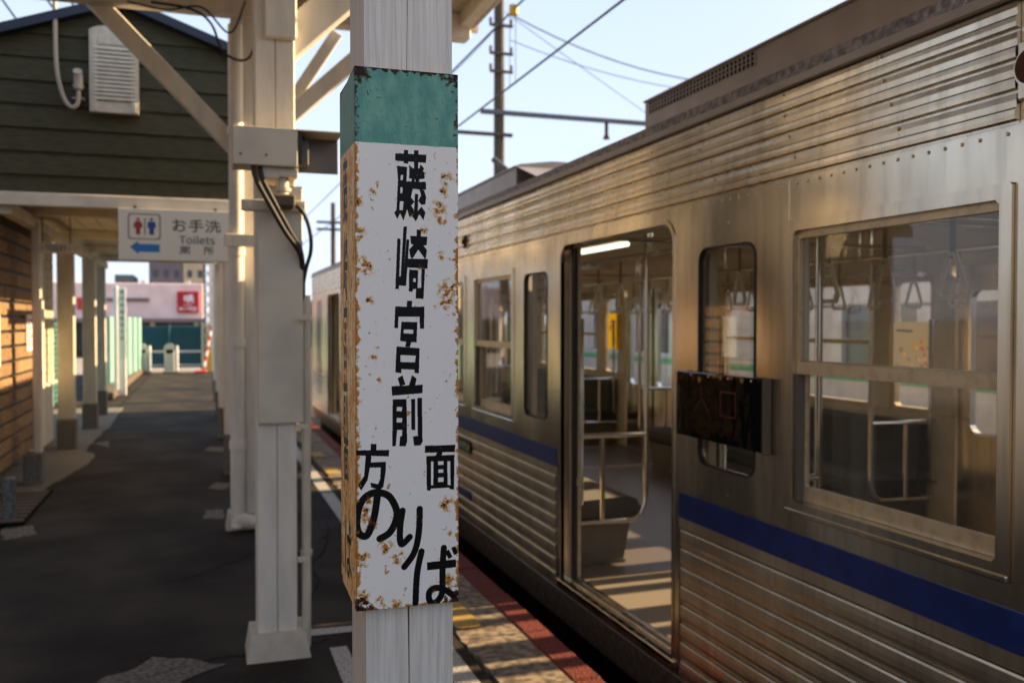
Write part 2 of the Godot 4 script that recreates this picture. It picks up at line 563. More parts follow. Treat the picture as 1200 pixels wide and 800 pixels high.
# ---------------------------------------------------------------- platform, street, track bed
func make_ground() -> void:
	var s := ms()
	face(s, [V(1.6, -1.12, -300), V(400, -1.12, -300), V(400, -1.12, 700), V(1.6, -1.12, 700)], Vector3.UP)
	struct("track_bed", s, M.ballast, "dark ballast bed of the tracks below the platform")
	s = ms()
	face(s, [V(-400, -0.06, -300), V(1.6, -0.06, -300), V(1.6, -0.06, 700), V(-400, -0.06, 700)], Vector3.UP)
	struct("street", s, M.street, "pale street beyond the end of the platform")
	s = ms()
	bx(s, -1.36, 1.14, -1.1, 0, -12, 29.2)
	bx(s, -9, -1.36, -1.1, -0.02, -12, 29.2)
	var pf := struct("platform", s, M.asphalt, "dark asphalt station platform")
	# the edge: cast slabs with open joints, red line on the outermost stones
	var z := 0.4
	while z < 17.0:
		var l := rng.randf_range(.56, .66)
		s = ms()
		var top := rng.randf_range(-.006, .004)
		var broken := [Vector2(1.46, z + .006), Vector2(1.46, z + l - .006)]
		for i in 9:
			broken.append(Vector2(1.15 + rng.randf_range(-.004, .028) + (.05 if rng.randf() < .12 else 0.0), lerpf(z + l - .006, z + .006, i / 8.0)))
		face(s, broken.map(func(q): return V(q.x, top, q.y)), Vector3.UP)
		for i in broken.size():
			var a: Vector2 = broken[i]
			var b: Vector2 = broken[(i + 1) % broken.size()]
			face(s, [V(a.x, top, a.y), V(b.x, top, b.y), V(b.x, -.25, b.y), V(a.x, -.25, a.y)], V(a.y - b.y, 0, b.x - a.x) * -1.0)
		obj("paving_slab", s, M.paver, pf)
		s = ms()
		bx(s, 1.466, 1.60, -.3, rng.randf_range(-.003, .006), z + .003, z + l - .003, .01)
		obj("edge_stone", s, M.red_paint, pf)
		z += l
	s = ms()
	bx(s, 1.14, 1.59, -1.1, -.255, -12, .4)
	bx(s, 1.14, 1.59, -1.1, -.305, .4, 29.2)
	bx(s, 1.14, 1.59, -.3, 0, 17.05, 29.2)
	obj("edge_wall", s, M.concrete, pf)
	# worn painted lines
	s = ms()
	var k := 1.0
	while k < 28.0:
		var w1 := 1.085 + .008 * sin(k * 7.0)
		face(s, [V(.985, .004, k), V(w1, .004, k), V(w1, .004, k + 1.75), V(.985, .004, k + 1.75)], Vector3.UP)
		k += 1.8
	face(s, [V(.44, .004, 4.44), V(.80, .004, 4.44), V(.80, .004, 4.52), V(.44, .004, 4.54)], Vector3.UP)
	face(s, [V(.55, .004, 1.0), V(.63, .004, 1.0), V(.63, .004, 4.25), V(.55, .004, 4.25)], Vector3.UP)
	obj("white_line", s, M.line_white, pf)
	k = 4.3
	while k < 20.0:
		s = ms()
		var q := []
		for p in rr(k, k + .42, 1.17, 1.30, .03, .03, 3):
			q.append(V(p.y, .009, p.x))
		face(s, q, Vector3.UP)
		obj("yellow_mark", s, M.line_yellow, pf)
		k += 1.2
	for q in [[[-.43, 4.14], [-.31, 4.26], [-.19, 4.40], [.1, 4.20], [-.08, 4.08], [-.14, 3.84], [-.3, 3.86]], [[-1.37, 7.44], [-1.2, 7.55], [-1.10, 7.2], [-1.3, 7.08]], [[.02, 7.66], [.16, 7.7], [.16, 7.3], [.01, 7.36]], [[.12, 9.0], [.26, 8.9], [.2, 8.6], [.05, 8.7]], [[-1.26, 12.4], [-1.1, 12.6], [-1.05, 11.9]], [[.1, 11.6], [.3, 11.5], [.22, 11.1], [.02, 11.3]]]:
		s = ms()
		var loop := []
		for i in q.size():
			var a := Vector2(q[i][0], q[i][1])
			var b := Vector2(q[(i + 1) % q.size()][0], q[(i + 1) % q.size()][1])
			for j in 5:
				loop.append(a.lerp(b, j / 5.0) + Vector2(rng.randf_range(-.012, .012), rng.randf_range(-.03, .03)))
		var mid := Vector2.ZERO
		for p in loop:
			mid += p / loop.size()
		for i in loop.size():
			face(s, [V(mid.x, .004, mid.y), V(loop[i].x, .004, loop[i].y), V(loop[(i + 1) % loop.size()].x, .004, loop[(i + 1) % loop.size()].y)], Vector3.UP)
		obj("worn_patch", s, M.worn, pf)
	for q in 3:
		# hairline cracks
		s = ms()
		var p0 := Vector2([-.9, -.2, .55][q], [3.9, 5.6, 5.0][q])
		for i in 26:
			var p1 := p0 + Vector2([.055, .05, .012][q] + rng.randf_range(-.03, .03), [.02, .05, .07][q] + rng.randf_range(-.04, .04))
			var n := (p1 - p0).orthogonal().normalized() * .004
			face(s, [V(p0.x + n.x, .004, p0.y + n.y), V(p1.x + n.x, .004, p1.y + n.y), V(p1.x - n.x, .004, p1.y - n.y), V(p0.x - n.x, .004, p0.y - n.y)], Vector3.UP)
			p0 = p1
		obj("crack", s, M.black, pf)
	# strip of old concrete along the posts of the station house
	s = ms()
	var e := []
	for i in 60:
		var zz := 7.0 + i * .175
		var key := [[7.0, -1.43], [8.3, -1.38], [9.1, -1.34], [9.95, -1.22], [10.8, -1.13], [11.3, -1.15], [11.6, -1.27], [13.3, -1.28], [14.4, -1.24], [17.4, -1.3]]
		var xx := -1.3
		for j in key.size() - 1:
			if zz >= key[j][0] and zz <= key[j + 1][0]:
				xx = lerpf(key[j][1], key[j + 1][1], (zz - key[j][0]) / (key[j + 1][0] - key[j][0]))
		e.append([xx + rng.randf_range(-.022, .022), zz])
	for i in e.size() - 1:
		face(s, [V(-3, .012, e[i][1]), V(e[i][0], .012, e[i][1]), V(e[i + 1][0], .012, e[i + 1][1]), V(-3, .012, e[i + 1][1])], Vector3.UP)
		face(s, [V(e[i][0], .012, e[i][1]), V(e[i + 1][0], .012, e[i + 1][1]), V(e[i + 1][0], -.03, e[i + 1][1]), V(e[i][0], -.03, e[i][1])], Vector3.RIGHT)
	struct("concrete_strip", s, M.concrete, "rough concrete strip along the foot of the station house")
	# grate in the gutter at the left
	var g := thing("drain_grate", "dark drain grate in the concrete below the cedar wall", "drain grate", V(-1.42, .02, 8.3))
	s = ms()
	for i in 9:
		bx(s, -1.62, -1.26, .02, .034, 7.6 + i * .15, 7.6 + i * .15 + .07)
	obj("bar", s, M.rusty_steel, g)
	s = ms()
	bx(s, -1.64, -1.24, .012, .018, 7.55, 8.95)
	obj("pit", s, M.black, g)

# ---------------------------------------------------------------- train
func make_train() -> void:
	var t := thing("train", "stainless steel train with a blue stripe standing at the platform, one door open", "train", V(3.27, -1.12, 6.6))
	var s: SurfaceTool
	var prof_low := [Vector2(0, 0), Vector2(.001, .40), Vector2(-.003, .62), Vector2(-.010, .70), Vector2(-.010, .84), Vector2(-.001, .92), Vector2(0, 1)]
	var prof_up := [Vector2(.012, 0), Vector2(.012, .09), Vector2(-.003, .13), Vector2(-.0045, .28), Vector2(-.004, .44), Vector2(.002, .52), Vector2(.0005, .75), Vector2(.002, .95), Vector2(.012, 1)]
	# upper ribbed band, gutter, roof
	s = ms()
	ribs(s, XT, -3.4, 1.58, 1.98, 4, .074, prof_up)
	ribs(s, XT, 1.725, 16.6, 1.98, 4, .074, prof_up)
	bx(s, XT + .0135, XT + .05, 1.975, 2.276, -3.4, 16.6)
	bx(s, XT - .004, XT + .03, 2.03, 2.17, 1.585, 1.72, .004)
	obj("upper_side_panel", s, M.steel_ribbed, t)
	s = ms()
	extrude(s, [Vector2(1.90, 2.278), Vector2(1.858, 2.277), Vector2(1.851, 2.282), Vector2(1.851, 2.306), Vector2(1.857, 2.310), Vector2(1.90, 2.311)], -3.4, 16.6)
	obj("rain_gutter", s, M.cooler, t)
	s = ms()
	var half := [[1.859, 2.305], [1.868, 2.352], [1.90, 2.365], [2.0, 2.395], [2.15, 2.45], [2.3, 2.51], [2.6, 2.59], [2.95, 2.64], [3.27, 2.66]]
	var prof := []
	for p in half:
		prof.append(Vector2(p[0], p[1]))
	for i in range(half.size() - 2, -1, -1):
		prof.append(Vector2(6.54 - half[i][0], half[i][1]))
	extrude(s, prof, -3.4, 16.6)
	obj("roof", s, M.roof_paint, t)
	cooler(t, .4, 4.54, false)
	cooler(t, 6.7, 10.6, true)
	s = ms()
	tube(s, [V(2.9, 2.70, 8.0), V(2.62, 3.03, 8.3)], .03, 6)
	bx(s, 2.6, 3.9, 2.69, 2.74, 7.9, 8.1)
	obj("folded_pantograph", s, M.galv, t)
	# each bay between two doors
	for i in DOORS.size():
		doorway(t, DOORS[i], i)
		if i + 1 < DOORS.size():
			bay(t, DOORS[i], DOORS[i + 1], i)
	# the ends
	s = ms()
	var zl := -1.515
	plain_wall(s, -3.4, zl)
	obj("end_side_panel", s, M.steel, t)
	s = ms()
	plain_wall(s, 14.495, 16.6)
	obj("end_side_panel", s, M.steel, t)
	s = ms()
	for z in [16.55, -3.4]:
		s = ms()
		bx(s, XT + .001, 4.67, .03, 2.3, z, z + .05)
		obj("end_wall", s, M.steel, t)
	s = ms()
	face(s, [V(XT - .004, .30, 15.3), V(XT - .004, 1.85, 15.3), V(XT - .004, 1.85, 15.85), V(XT - .004, .30, 15.85)], Vector3.LEFT)
	obj("crew_door", s, M.window_dark, t)
	s = ms()
	for z in [[-3.4, 3.385], [4.725, 16.6]]:
		pass
	bx(s, XT + .02, XT + .10, -.155, .028, -3.4, 16.6, .006)
	bx(s, XT - .004, XT + .08, .018, .030, -3.4, 16.6, .004)
	obj("skirt", s, M.skirt, t)
	s = ms()
	bx(s, 2.0, 4.55, -.6, .02, -3.3, 16.5)
	obj("underframe", s, M.black, t)
	for z in [.4, 2.5, 11.0, 13.1]:
		s = ms()
		for x in [2.75, 3.82]:
			tube(s, [V(x, -.66, z), V(x + .12, -.66, z)], .43, 20)
		obj("wheel_set", s, M.skirt, t)
	interior(t)
	# marker lamp high on the side
	s = ms()
	tube(s, [V(XT - .02, 2.10, 1.665), V(XT + .03, 2.10, 1.665)], .050, 20)
	var lamp := obj("marker_lamp", s, M.steel_trim, t)
	s = ms()
	tube(s, [V(XT - .026, 2.10, 1.665), V(XT - .019, 2.10, 1.665)], .042, 20)
	obj("lens", s, M.rust, lamp)
	s = ms()
	bx(s, XT - .012, XT, 2.045, 2.14, 6.56, 6.63, .004)
	bx(s, XT - .03, XT, 2.075, 2.11, 6.58, 6.61, .004)
	obj("side_lamp", s, M.rust, t)
	# rivets and weld dimples
	s = ms()
	var z := -1.0
	while z < 16.0:
		knob(s, V(XT, 1.957, z), .0055)
		z += .058 if fmod(z, .9) < .75 else .085
	for c in DOORS:
		for y in [2.04, 2.115, 2.19, 2.262]:
			for d in [-1.9, -1.45, -.98, -.55, -.1, .36, .8, 1.3, 1.75, 2.2]:
				knob(s, V(XT - .002, y + .003, c + d + .07 * sin(y * 90.0 + d)), .0065)
		for d in [-.66, .66]:
			for k in 13:
				knob(s, V(XT - .002, .85 + k * .085, c + d * 1.6 + .0), .004)
	stuff(obj("rivet", s, M.steel_trim, t))
	# signs on the side, far end of the first bay
	var im := Image.create(220, 90, false, Image.FORMAT_RGB8)
	im.fill(Color(.03, .20, .13))
	var w := Color(.80, .82, .76)
	glyph(im, ["16,20 16,46", "16,20 84,20 78,54 44,92"], Vector2(8, 14), Vector2(44, 60), 8, w)
	glyph(im, ["14,22 34,36", "18,88 60,70 88,26"], Vector2(58, 14), Vector2(44, 60), 8, w)
	glyph(im, ["10,20 86,20 50,62", "40,48 62,80"], Vector2(108, 14), Vector2(44, 60), 8, w)
	glyph(im, ["14,22 34,36", "18,88 60,70 88,26"], Vector2(162, 14), Vector2(44, 60), 8, w)
	var pl := thing("plate_sign", "small dark green plate with white katakana below the blue stripe of the train", "sign", V(XT, .53, 6.65))
	s = ms()
	bx(s, XT - .014, XT - .002, .535, .625, 6.43, 6.86, .002)
	obj("plate", s, M.black, pl)
	s = ms()
	decal(s, XT - .0155, 6.86, 6.43, .537, .623)
	obj("lettering", s, picture(im, .4), pl)
	s = ms()
	bx(s, XT - .014, XT - .002, .20, .26, 6.44, 6.80, .002)
	tag(obj("small_blue_plate", s, M.blue), "small blue plate low on the ribbed side of the train", "plate")

func knob(s: SurfaceTool, p: Vector3, r: float) -> void:
	s.set_smooth_group(0)
	var n := 6
	for k in n:
		var a := p + Vector3(0, cos(TAU * k / n), sin(TAU * k / n)) * r
		var b := p + Vector3(0, cos(TAU * (k + 1) / n), sin(TAU * (k + 1) / n)) * r
		face(s, [a, b, p + Vector3(-r * .55, 0, 0)], (a + b) / 2 - p + Vector3(-r, 0, 0))
	s.set_smooth_group(-1)

# a printed quad on a face that looks to smaller x; zl is the edge on the reader's left
func decal(s: SurfaceTool, x: float, zl: float, zr: float, y0: float, y1: float) -> void:
	face(s, [V(x, y1, zl), V(x, y1, zr), V(x, y0, zr), V(x, y0, zl)], Vector3.LEFT if zl > zr else Vector3.RIGHT, [Vector2(0, 0), Vector2(1, 0), Vector2(1, 1), Vector2(0, 1)])

# the same on a face that looks back towards the camera
func decal_z(s: SurfaceTool, z: float, xl: float, xr: float, y0: float, y1: float) -> void:
	face(s, [V(xl, y1, z), V(xr, y1, z), V(xr, y0, z), V(xl, y0, z)], Vector3(0, 0, 1), [Vector2(0, 0), Vector2(1, 0), Vector2(1, 1), Vector2(0, 1)])

func cooler(t: Node3D, za: float, zb: float, sloped: bool) -> void:
	var s := ms()
	var p := [Vector2(2.30, 2.47), Vector2(2.30, 2.69), Vector2(2.325, 2.71), Vector2(2.6, 2.745), Vector2(3.94, 2.745), Vector2(4.215, 2.71), Vector2(4.24, 2.69), Vector2(4.24, 2.47)]
	extrude(s, p, za, zb)
	if sloped:
		face(s, [V(2.3, 2.50, za - .6), V(4.24, 2.50, za - .6), V(4.24, 2.69, za - .002), V(2.3, 2.69, za - .002)], Vector3(0, 1, 1))
	var c := obj("roof_cooler", s, M.cooler, t)
	s = ms()
	bx(s, 2.286, 2.32, 2.686, 2.698, za, zb, .003)
	bx(s, 2.292, 2.32, 2.50, 2.54, za, zb, .003)
	obj("edge_strip", s, M.cooler, c)
	s = ms()
	face(s, [V(2.2985, 2.62, zb - 1.05), V(2.2985, 2.68, zb - 1.05), V(2.2985, 2.68, zb - .05), V(2.2985, 2.62, zb - .05)], Vector3.LEFT)
	obj("grille", s, M.black, c)
	for i in 31:
		s = ms()
		var z := zb - 1.05 + i / 30.0
		bx(s, 2.2955, 2.298, 2.617, 2.683, z - .005, z + .005)
		obj("slat", s, M.cooler, c)
	s = ms()
	for y in [2.64, 2.66]:
		bx(s, 2.2950, 2.2975, y - .002, y + .002, zb - 1.05, zb - .05)
	obj("grille_wire", s, M.cooler, c)

func plain_wall(s: SurfaceTool, za: float, zb: float) -> void:
	bx(s, XT, XT + .05, .66, 1.975, za, zb)
	ribs(s, XT, za + .01, zb - .01, .03, 8, .0785, [Vector2(0, 0), Vector2(0, .62), Vector2(-.009, .70), Vector2(-.009, .84), Vector2(0, .92), Vector2(0, 1)])
	bx(s, XT + .004, XT + .05, .03, .66, za, zb)

func doorway(t: Node3D, c: float, n: int) -> void:
	var s := ms()
	ring(s, XT, XT + .05, rr(c - .63, c + .63, .085, 1.912, .085, 0.0), rr(c - .69, c + .69, .035, 1.972, 0, 0))
	var fr := obj("door_frame", s, M.steel, t)
	s = ms()
	ring(s, XT - .004, XT + .02, rr(c - .630, c + .630, .086, 1.912, .085, 0.0), rr(c - .648, c + .648, .086, 1.93, .095, 0.0))
	obj("trim", s, M.steel_trim, fr)
	s = ms()
	for z in [c - .648, c + .630]:
		bx(s, XT + .0505, XT + .12, .085, 1.92, z, z + .018)
	bx(s, XT + .0505, XT + .12, 1.913, 1.935, c - .63, c + .63)
	obj("jamb", s, M.sash, fr)
	# the leaf, slid back, with its rubber edge showing
	s = ms()
	bx(s, XT + .060, XT + .088, .09, 1.90, c + .595, c + .629, .006)
	bx(s, XT + .060, XT + .088, .09, 1.90, c - .629, c - .615, .006)
	obj("rubber_edge", s, M.rubber, fr)
	s = ms()
	bx(s, XT - .012, XT + .022, .062, .086, c - .67, c + .67, .003)
	bx(s, XT + .04, XT + .052, .07, .094, c - .63, c + .63, .002)
	bx(s, XT + .085, XT + .11, .07, .089, c - .63, c + .63, .002)
	bx(s, XT - .012, XT + .18, .05, .076, c - .63, c + .63)
	bx(s, XT + .056, XT + .082, .076, .092, c - .02, c + .10, .002)
	obj("sill", s, M.steel_trim, fr)
	s = ms()
	bx(s, XT + .12, XT + .86, .077, .0845, c - .62, c + .62)
	obj("step_plate", s, M.door_plate, fr)

func bay(t: Node3D, c0: float, c1: float, n: int) -> void:
	var mid := (c0 + c1) / 2.0
	var za := c0 + .69
	var zb := c1 - .69
	var s := ms()
	# pillars with the round-cornered pocket windows
	var holes := [[mid - 1.59, mid - 1.205], [mid + 1.205, mid + 1.59]]
	ring(s, XT, XT + .03, rr(holes[0][0], holes[0][1], .94, 1.785, .055), rr(za, mid - 1.01, .80, 1.972, 0, 0))
	ring(s, XT, XT + .03, rr(holes[1][0], holes[1][1], .94, 1.785, .055), rr(mid + 1.01, zb, .80, 1.972, 0, 0))
	bx(s, XT + .002, XT + .05, .80, .862, mid - 1.01, mid + 1.01)
	bx(s, XT + .002, XT + .05, 1.835, 1.972, mid - 1.01, mid + 1.01)
	bx(s, XT + .001, XT + .05, .862, 1.835, mid - .105, mid + .105)
	obj("side_panel", s, M.steel, t)
	for h in holes:
		s = ms()
		ring(s, XT - .004, XT + .016, rr(h[0] + .002, h[1] - .002, .942, 1.783, .053), rr(h[0] - .004, h[1] + .004, .936, 1.789, .058))
		var g := obj("pocket_window", s, M.rubber, t)
		s = ms()
		sheet(s, XT + .012, rr(h[0], h[1], .94, 1.785, .055))
		obj("pane", s, M.dark_glass, g)
	for z in [mid - .558, mid + .558]:
		window(t, z)
	# blue stripe, smooth strip, ribbed dado
	s = ms()
	bx(s, XT - .003, XT + .05, .697, .799, za, zb)
	obj("blue_stripe", s, M.blue, t)
	s = ms()
	bx(s, XT, XT + .05, .655, .697, za, zb)
	ribs(s, XT, za + .016, zb - .016, .035, 8, .0775, [Vector2(.008, 0), Vector2(.008, .10), Vector2(-.001, .13), Vector2(-.0035, .30), Vector2(-.004, .55), Vector2(-.003, .82), Vector2(.0, .90), Vector2(.008, .94), Vector2(.008, 1)])
	bx(s, XT + .010, XT + .05, .03, .655, za, zb)
	obj("ribbed_dado", s, M.steel_dado, t)

func window(t: Node3D, z: float) -> void:
	var s := ms()
	# surround standing proud, sill below
	ring(s, XT - .009, XT + .03, rr(z - .415, z + .415, .905, 1.80, .012, .012, 1), rr(z - .452, z + .452, .862, 1.838, .006, .006, 1))
	bx(s, XT - .014, XT + .02, .862, .880, z - .452, z + .452, .004)
	var w := obj("window", s, M.steel_trim, t)
	# upper sash outside, lower sash behind it
	s = ms()
	ring(s, XT + .008, XT + .028, rr(z - .401, z + .401, 1.368, 1.775, .004, .004, 1), rr(z - .414, z + .414, 1.328, 1.80, 0, 0, 1))
	obj("upper_sash", s, M.sash, w)
	s = ms()
	ring(s, XT + .030, XT + .048, rr(z - .396, z + .396, .955, 1.345, .004, .004, 1), rr(z - .414, z + .414, .906, 1.372, 0, 0, 1))
	obj("lower_sash", s, M.sash, w)
	s = ms()
	for a in [z - .4145, z + .4015]:
		bx(s, XT + .004, XT + .027, .906, 1.325, a, a + .013)
	obj("guide_rail", s, M.dark_sheet, w)
	for p in [[XT + .020, 1.36, 1.78], [XT + .040, .95, 1.35]]:
		s = ms()
		sheet(s, p[0], rr(z - .405, z + .405, p[1], p[2], 0, 0, 1))
		obj("pane", s, M.glass, w)

func interior(t: Node3D) -> void:
	var s := ms()
	bx(s, XT + .05, 4.62, .03, FLOOR, -3.35, 16.55)
	obj("floor", s, M.lino, t)
	s = ms()
	extrude(s, [Vector2(1.93, 1.96), Vector2(2.2, 2.10), Vector2(2.5, 2.14), Vector2(4.04, 2.14), Vector2(4.34, 2.10), Vector2(4.61, 1.96), Vector2(4.61, 2.2), Vector2(1.93, 2.2)], -3.35, 16.55)
	bx(s, 1.92, 1.96, 1.93, 2.2, -3.35, 16.55)
	obj("ceiling", s, M.ceiling, t)
	for z in [-.3, 2.2, 4.6, 6.95, 9.3, 11.6]:
		s = ms()
		bx(s, 3.02, 3.14, 2.115, 2.139, z - .62, z + .62, .006)
		var o := obj("ceiling_lamp", s, M.ceiling, t)
		s = ms()
		tube(s, [V(3.08, 2.092, z - .58), V(3.08, 2.092, z + .58)], .018, 10)
		var lit: StandardMaterial3D = M.get("tube_glow")
		if lit == null:
			lit = plain("tube_glow", lin(.8, .82, .75), .4)
			lit.emission_enabled = true
			lit.emission = Color(1.0, .98, .88)
			lit.emission_energy_multiplier = 0.8
		obj("light_tube", s, lit, o)
		var a := AreaLight3D.new()
		a.name = "lamp_light"
		a.area_size = Vector2(.04, 1.16)
		a.light_color = Color(1, .97, .86)
		a.light_energy = 0.012
		a.shadow_enabled = true
		t.add_child(a, true)
		a.position = V(3.08, 2.068, z) - t.position
		a.rotation = Vector3(-PI / 2, 0, 0)
	# far side wall with windows and closed doors
	s = ms()
	for i in DOORS.size():
		var c: float = DOORS[i]
		bx(s, 4.62, 4.67, 1.86, 2.3, c - .70, c + .70)
		if i + 1 == DOORS.size():
			continue
		var c1: float = DOORS[i + 1]
		var m: float = (c + c1) / 2.0
		bx(s, 4.62, 4.67, FLOOR, .885, c + .66, c1 - .66)
		bx(s, 4.62, 4.67, 1.80, 2.3, c + .70, c1 - .70)
		for p in [[c + .66, m - 1.60], [m - 1.20, m - 1.01], [m - .11, m + .11], [m + 1.01, m + 1.20], [m + 1.60, c1 - .66]]:
			bx(s, 4.60, 4.67, .885, 1.80, p[0], p[1], .006)
	bx(s, 4.62, 4.67, FLOOR, 2.3, -3.35, -1.515)
	bx(s, 4.62, 4.67, FLOOR, 2.3, 14.495, 16.55)
	obj("far_wall", s, M.cream_panel, t)
	for i in DOORS.size():
		var c: float = DOORS[i]
		for k in [-1.0, 1.0]:
			s = ms()
			var a := minf(c, c + k * .648) + .002
			ring(s, 4.625, 4.655, rr(a + .11, a + .535, .80, 1.70, .06), rr(a, a + .644, .085, 1.858, 0, 0))
			var d := obj("far_door_leaf", s, M.steel, t)
			s = ms()
			ring(s, 4.615, 4.660, rr(a + .113, a + .532, .803, 1.697, .057), rr(a + .095, a + .55, .785, 1.715, .07))
			obj("window_frame", s, M.chrome, d)
			s = ms()
			sheet(s, 4.64, rr(a + .11, a + .535, .80, 1.70, .06))
			obj("pane", s, M.far_glass, d)
		s = ms()
		bx(s, 4.618, 4.63, .085, 1.858, c - .012, c + .012)
		obj("rubber_edge", s, M.rubber, t)
		if i + 1 == DOORS.size():
			continue
		var m: float = (c + DOORS[i + 1]) / 2.0
		for q in [[m - .56, .44], [m + .56, .44], [m - 1.4, .195], [m + 1.4, .195]]:
			s = ms()
			ring(s, 4.61, 4.66, rr(q[0] - q[1] + .03, q[0] + q[1] - .03, .915, 1.77, .03), rr(q[0] - q[1] - .005, q[0] + q[1] + .005, .88, 1.805, 0, 0))
			if q[1] > .3:
				bx(s, 4.622, 4.65, 1.335, 1.37, q[0] - q[1] + .03, q[0] + q[1] - .03)
			var w := obj("far_window", s, M.sash, t)
			s = ms()
			sheet(s, 4.64, rr(q[0] - q[1], q[0] + q[1], .90, 1.79, .03))
			obj("pane", s, M.far_glass, w)
		# seats both sides, with end rails
		for side in [0, 1]:
			bench(t, side == 1, m)
			for e in [-1.0, 1.0]:
				end_rail(t, side == 1, m + e * 1.64, e)
		# near wall, inside face
		s = ms()
		bx(s, XT + .052, XT + .085, FLOOR, .875, c + .70, DOORS[i + 1] - .70)
		bx(s, XT + .052, XT + .085, 1.81, 1.95, c + .70, DOORS[i + 1] - .70)
		for p in [[c + .66, m - 1.60], [m - 1.20, m - 1.01], [m - .11, m + .11], [m + 1.01, m + 1.20], [m + 1.60, DOORS[i + 1] - .66]]:
			bx(s, XT + .052, XT + .085, .875, 1.81, p[0], p[1])
		obj("inner_panel", s, M.cream_panel, t)
		# luggage racks
		for x in [2.12, 4.42]:
			s = ms()
			for k in 5:
				tube(s, [V(x - .13 + k * .065, 1.83, m - 1.6), V(x - .13 + k * .065, 1.83, m + 1.6)], .008, 6)
			for z in [m - 1.6, m - .5, m + .5, m + 1.6]:
				bx(s, x - .15, x + .15, 1.80, 1.82, z - .012, z + .012)
			obj("luggage_rack", s, M.chrome, t)
	# rails with hanging straps
	var belt := ms()
	belt = bx(belt, -.013, .013, -.16, 0, -.003, .003)
	var belt_mesh := shape(belt, M.strap_belt)
	var hs := ms()
	var loop := [Vector3(-.010, -.145, 0), Vector3(-.020, -.165, 0), Vector3(-.05, -.245, 0), Vector3(-.042, -.262, 0), Vector3(.042, -.262, 0), Vector3(.05, -.245, 0), Vector3(.020, -.165, 0), Vector3(.010, -.145, 0), Vector3(-.010, -.145, 0)]
	tube(hs, loop.map(func(v): return Vector3(v.x * 1.25, -.14 + (v.y + .14) * 1.3, 0)), .0095, 7)
	var handle_mesh := shape(hs, M.strap_ring)
	for x in [2.52, 4.02]:
		s = ms()
		tube(s, [V(x, 1.90, -3.3), V(x, 1.90, 16.5)], .016, 8)
		for z in [-1.6, 1.6, 3.2, 4.9, 6.5, 8.1, 9.8, 12.0, 14.5]:
			tube(s, [V(x, 1.90, z), V(x, 2.13, z)], .012, 6)
		obj("strap_rail", s, M.chrome, t)
		var z := .55 if x < 3 else .35
		while z < 14.0:
			var b := put("hanging_strap", belt_mesh, t, V(x, 1.885, z))
			b.rotation = Vector3(0, PI / 2 * (1 if fmod(z, 1.0) < .75 else .9), 0)
			put("strap_handle", handle_mesh, b)
			z += .34
	s = ms()
	for c in DOORS:
		tube(s, [V(2.2, 1.96, c - .6), V(4.3, 1.96, c - .6)], .014, 8)
		tube(s, [V(2.2, 1.96, c + .6), V(4.3, 1.96, c + .6)], .014, 8)
	obj("cross_rail", s, M.chrome, t)

func bench(t: Node3D, far: bool, m: float) -> void:
	var s := ms()
	var p := [Vector2(1.97, .36), Vector2(2.40, .345), Vector2(2.45, .37), Vector2(2.462, .41), Vector2(2.44, .455), Vector2(2.38, .475), Vector2(1.97, .455)]
	var f := func(q): return q.map(func(v): return Vector2(6.537 - v.x, v.y) if far else v)
	extrude(s, f.call(p), m - 1.58, m + 1.58)
	var o := obj("bench_seat", s, M.moquette_green if far else M.moquette, t)
	s = ms()
	extrude(s, f.call([Vector2(1.955, .44), Vector2(2.06, .455), Vector2(2.03, .80), Vector2(2.0, .83), Vector2(1.955, .83)]), m - 1.58, m + 1.58)
	obj("backrest", s, M.moquette_green if far else M.moquette, o)
	s = ms()
	extrude(s, f.call([Vector2(1.955, .085), Vector2(2.36, .085), Vector2(2.41, .34), Vector2(1.955, .34)]), m - 1.56, m + 1.56)
	bx(s, 4.15 if far else 1.955, 4.58 if far else 2.372, .084, .10, m - 1.57, m + 1.57)
	obj("heater_box", s, M.seat_box, o)

func end_rail(t: Node3D, far: bool, z: float, e: float) -> void:
	var f := func(q): return q.map(func(v): return V(6.537 - v.x if far else v.x, v.y, z))
	var s := ms()
	tube(s, f.call([Vector3(2.467, 2.13, 0), Vector3(2.467, .50, 0), Vector3(2.46, .44, 0), Vector3(2.435, .38, 0), Vector3(2.39, .35, 0), Vector3(2.33, .345, 0), Vector3(1.96, .345, 0)]), .0165, 10)
	tube(s, f.call([Vector3(2.467, .845, 0), Vector3(1.96, .845, 0)]), .0155, 10)
	tube(s, f.call([Vector3(2.19, .845, 0), Vector3(2.19, .345, 0)]), .0155, 10)
	obj("end_rail", s, M.chrome, t)
	s = ms()
	var zz := z - e * -.05
	var x := 2.035
	var q := [V(1.985, 1.50, zz), V(x, 1.515, zz), V(x, .47, zz), V(1.985, .455, zz)]
	if far:
		q = q.map(func(v): return Vector3(6.537 - v.x, v.y, v.z))
	tube(s, q, .0155, 10)
	obj("grab_rail", s, M.chrome, t)

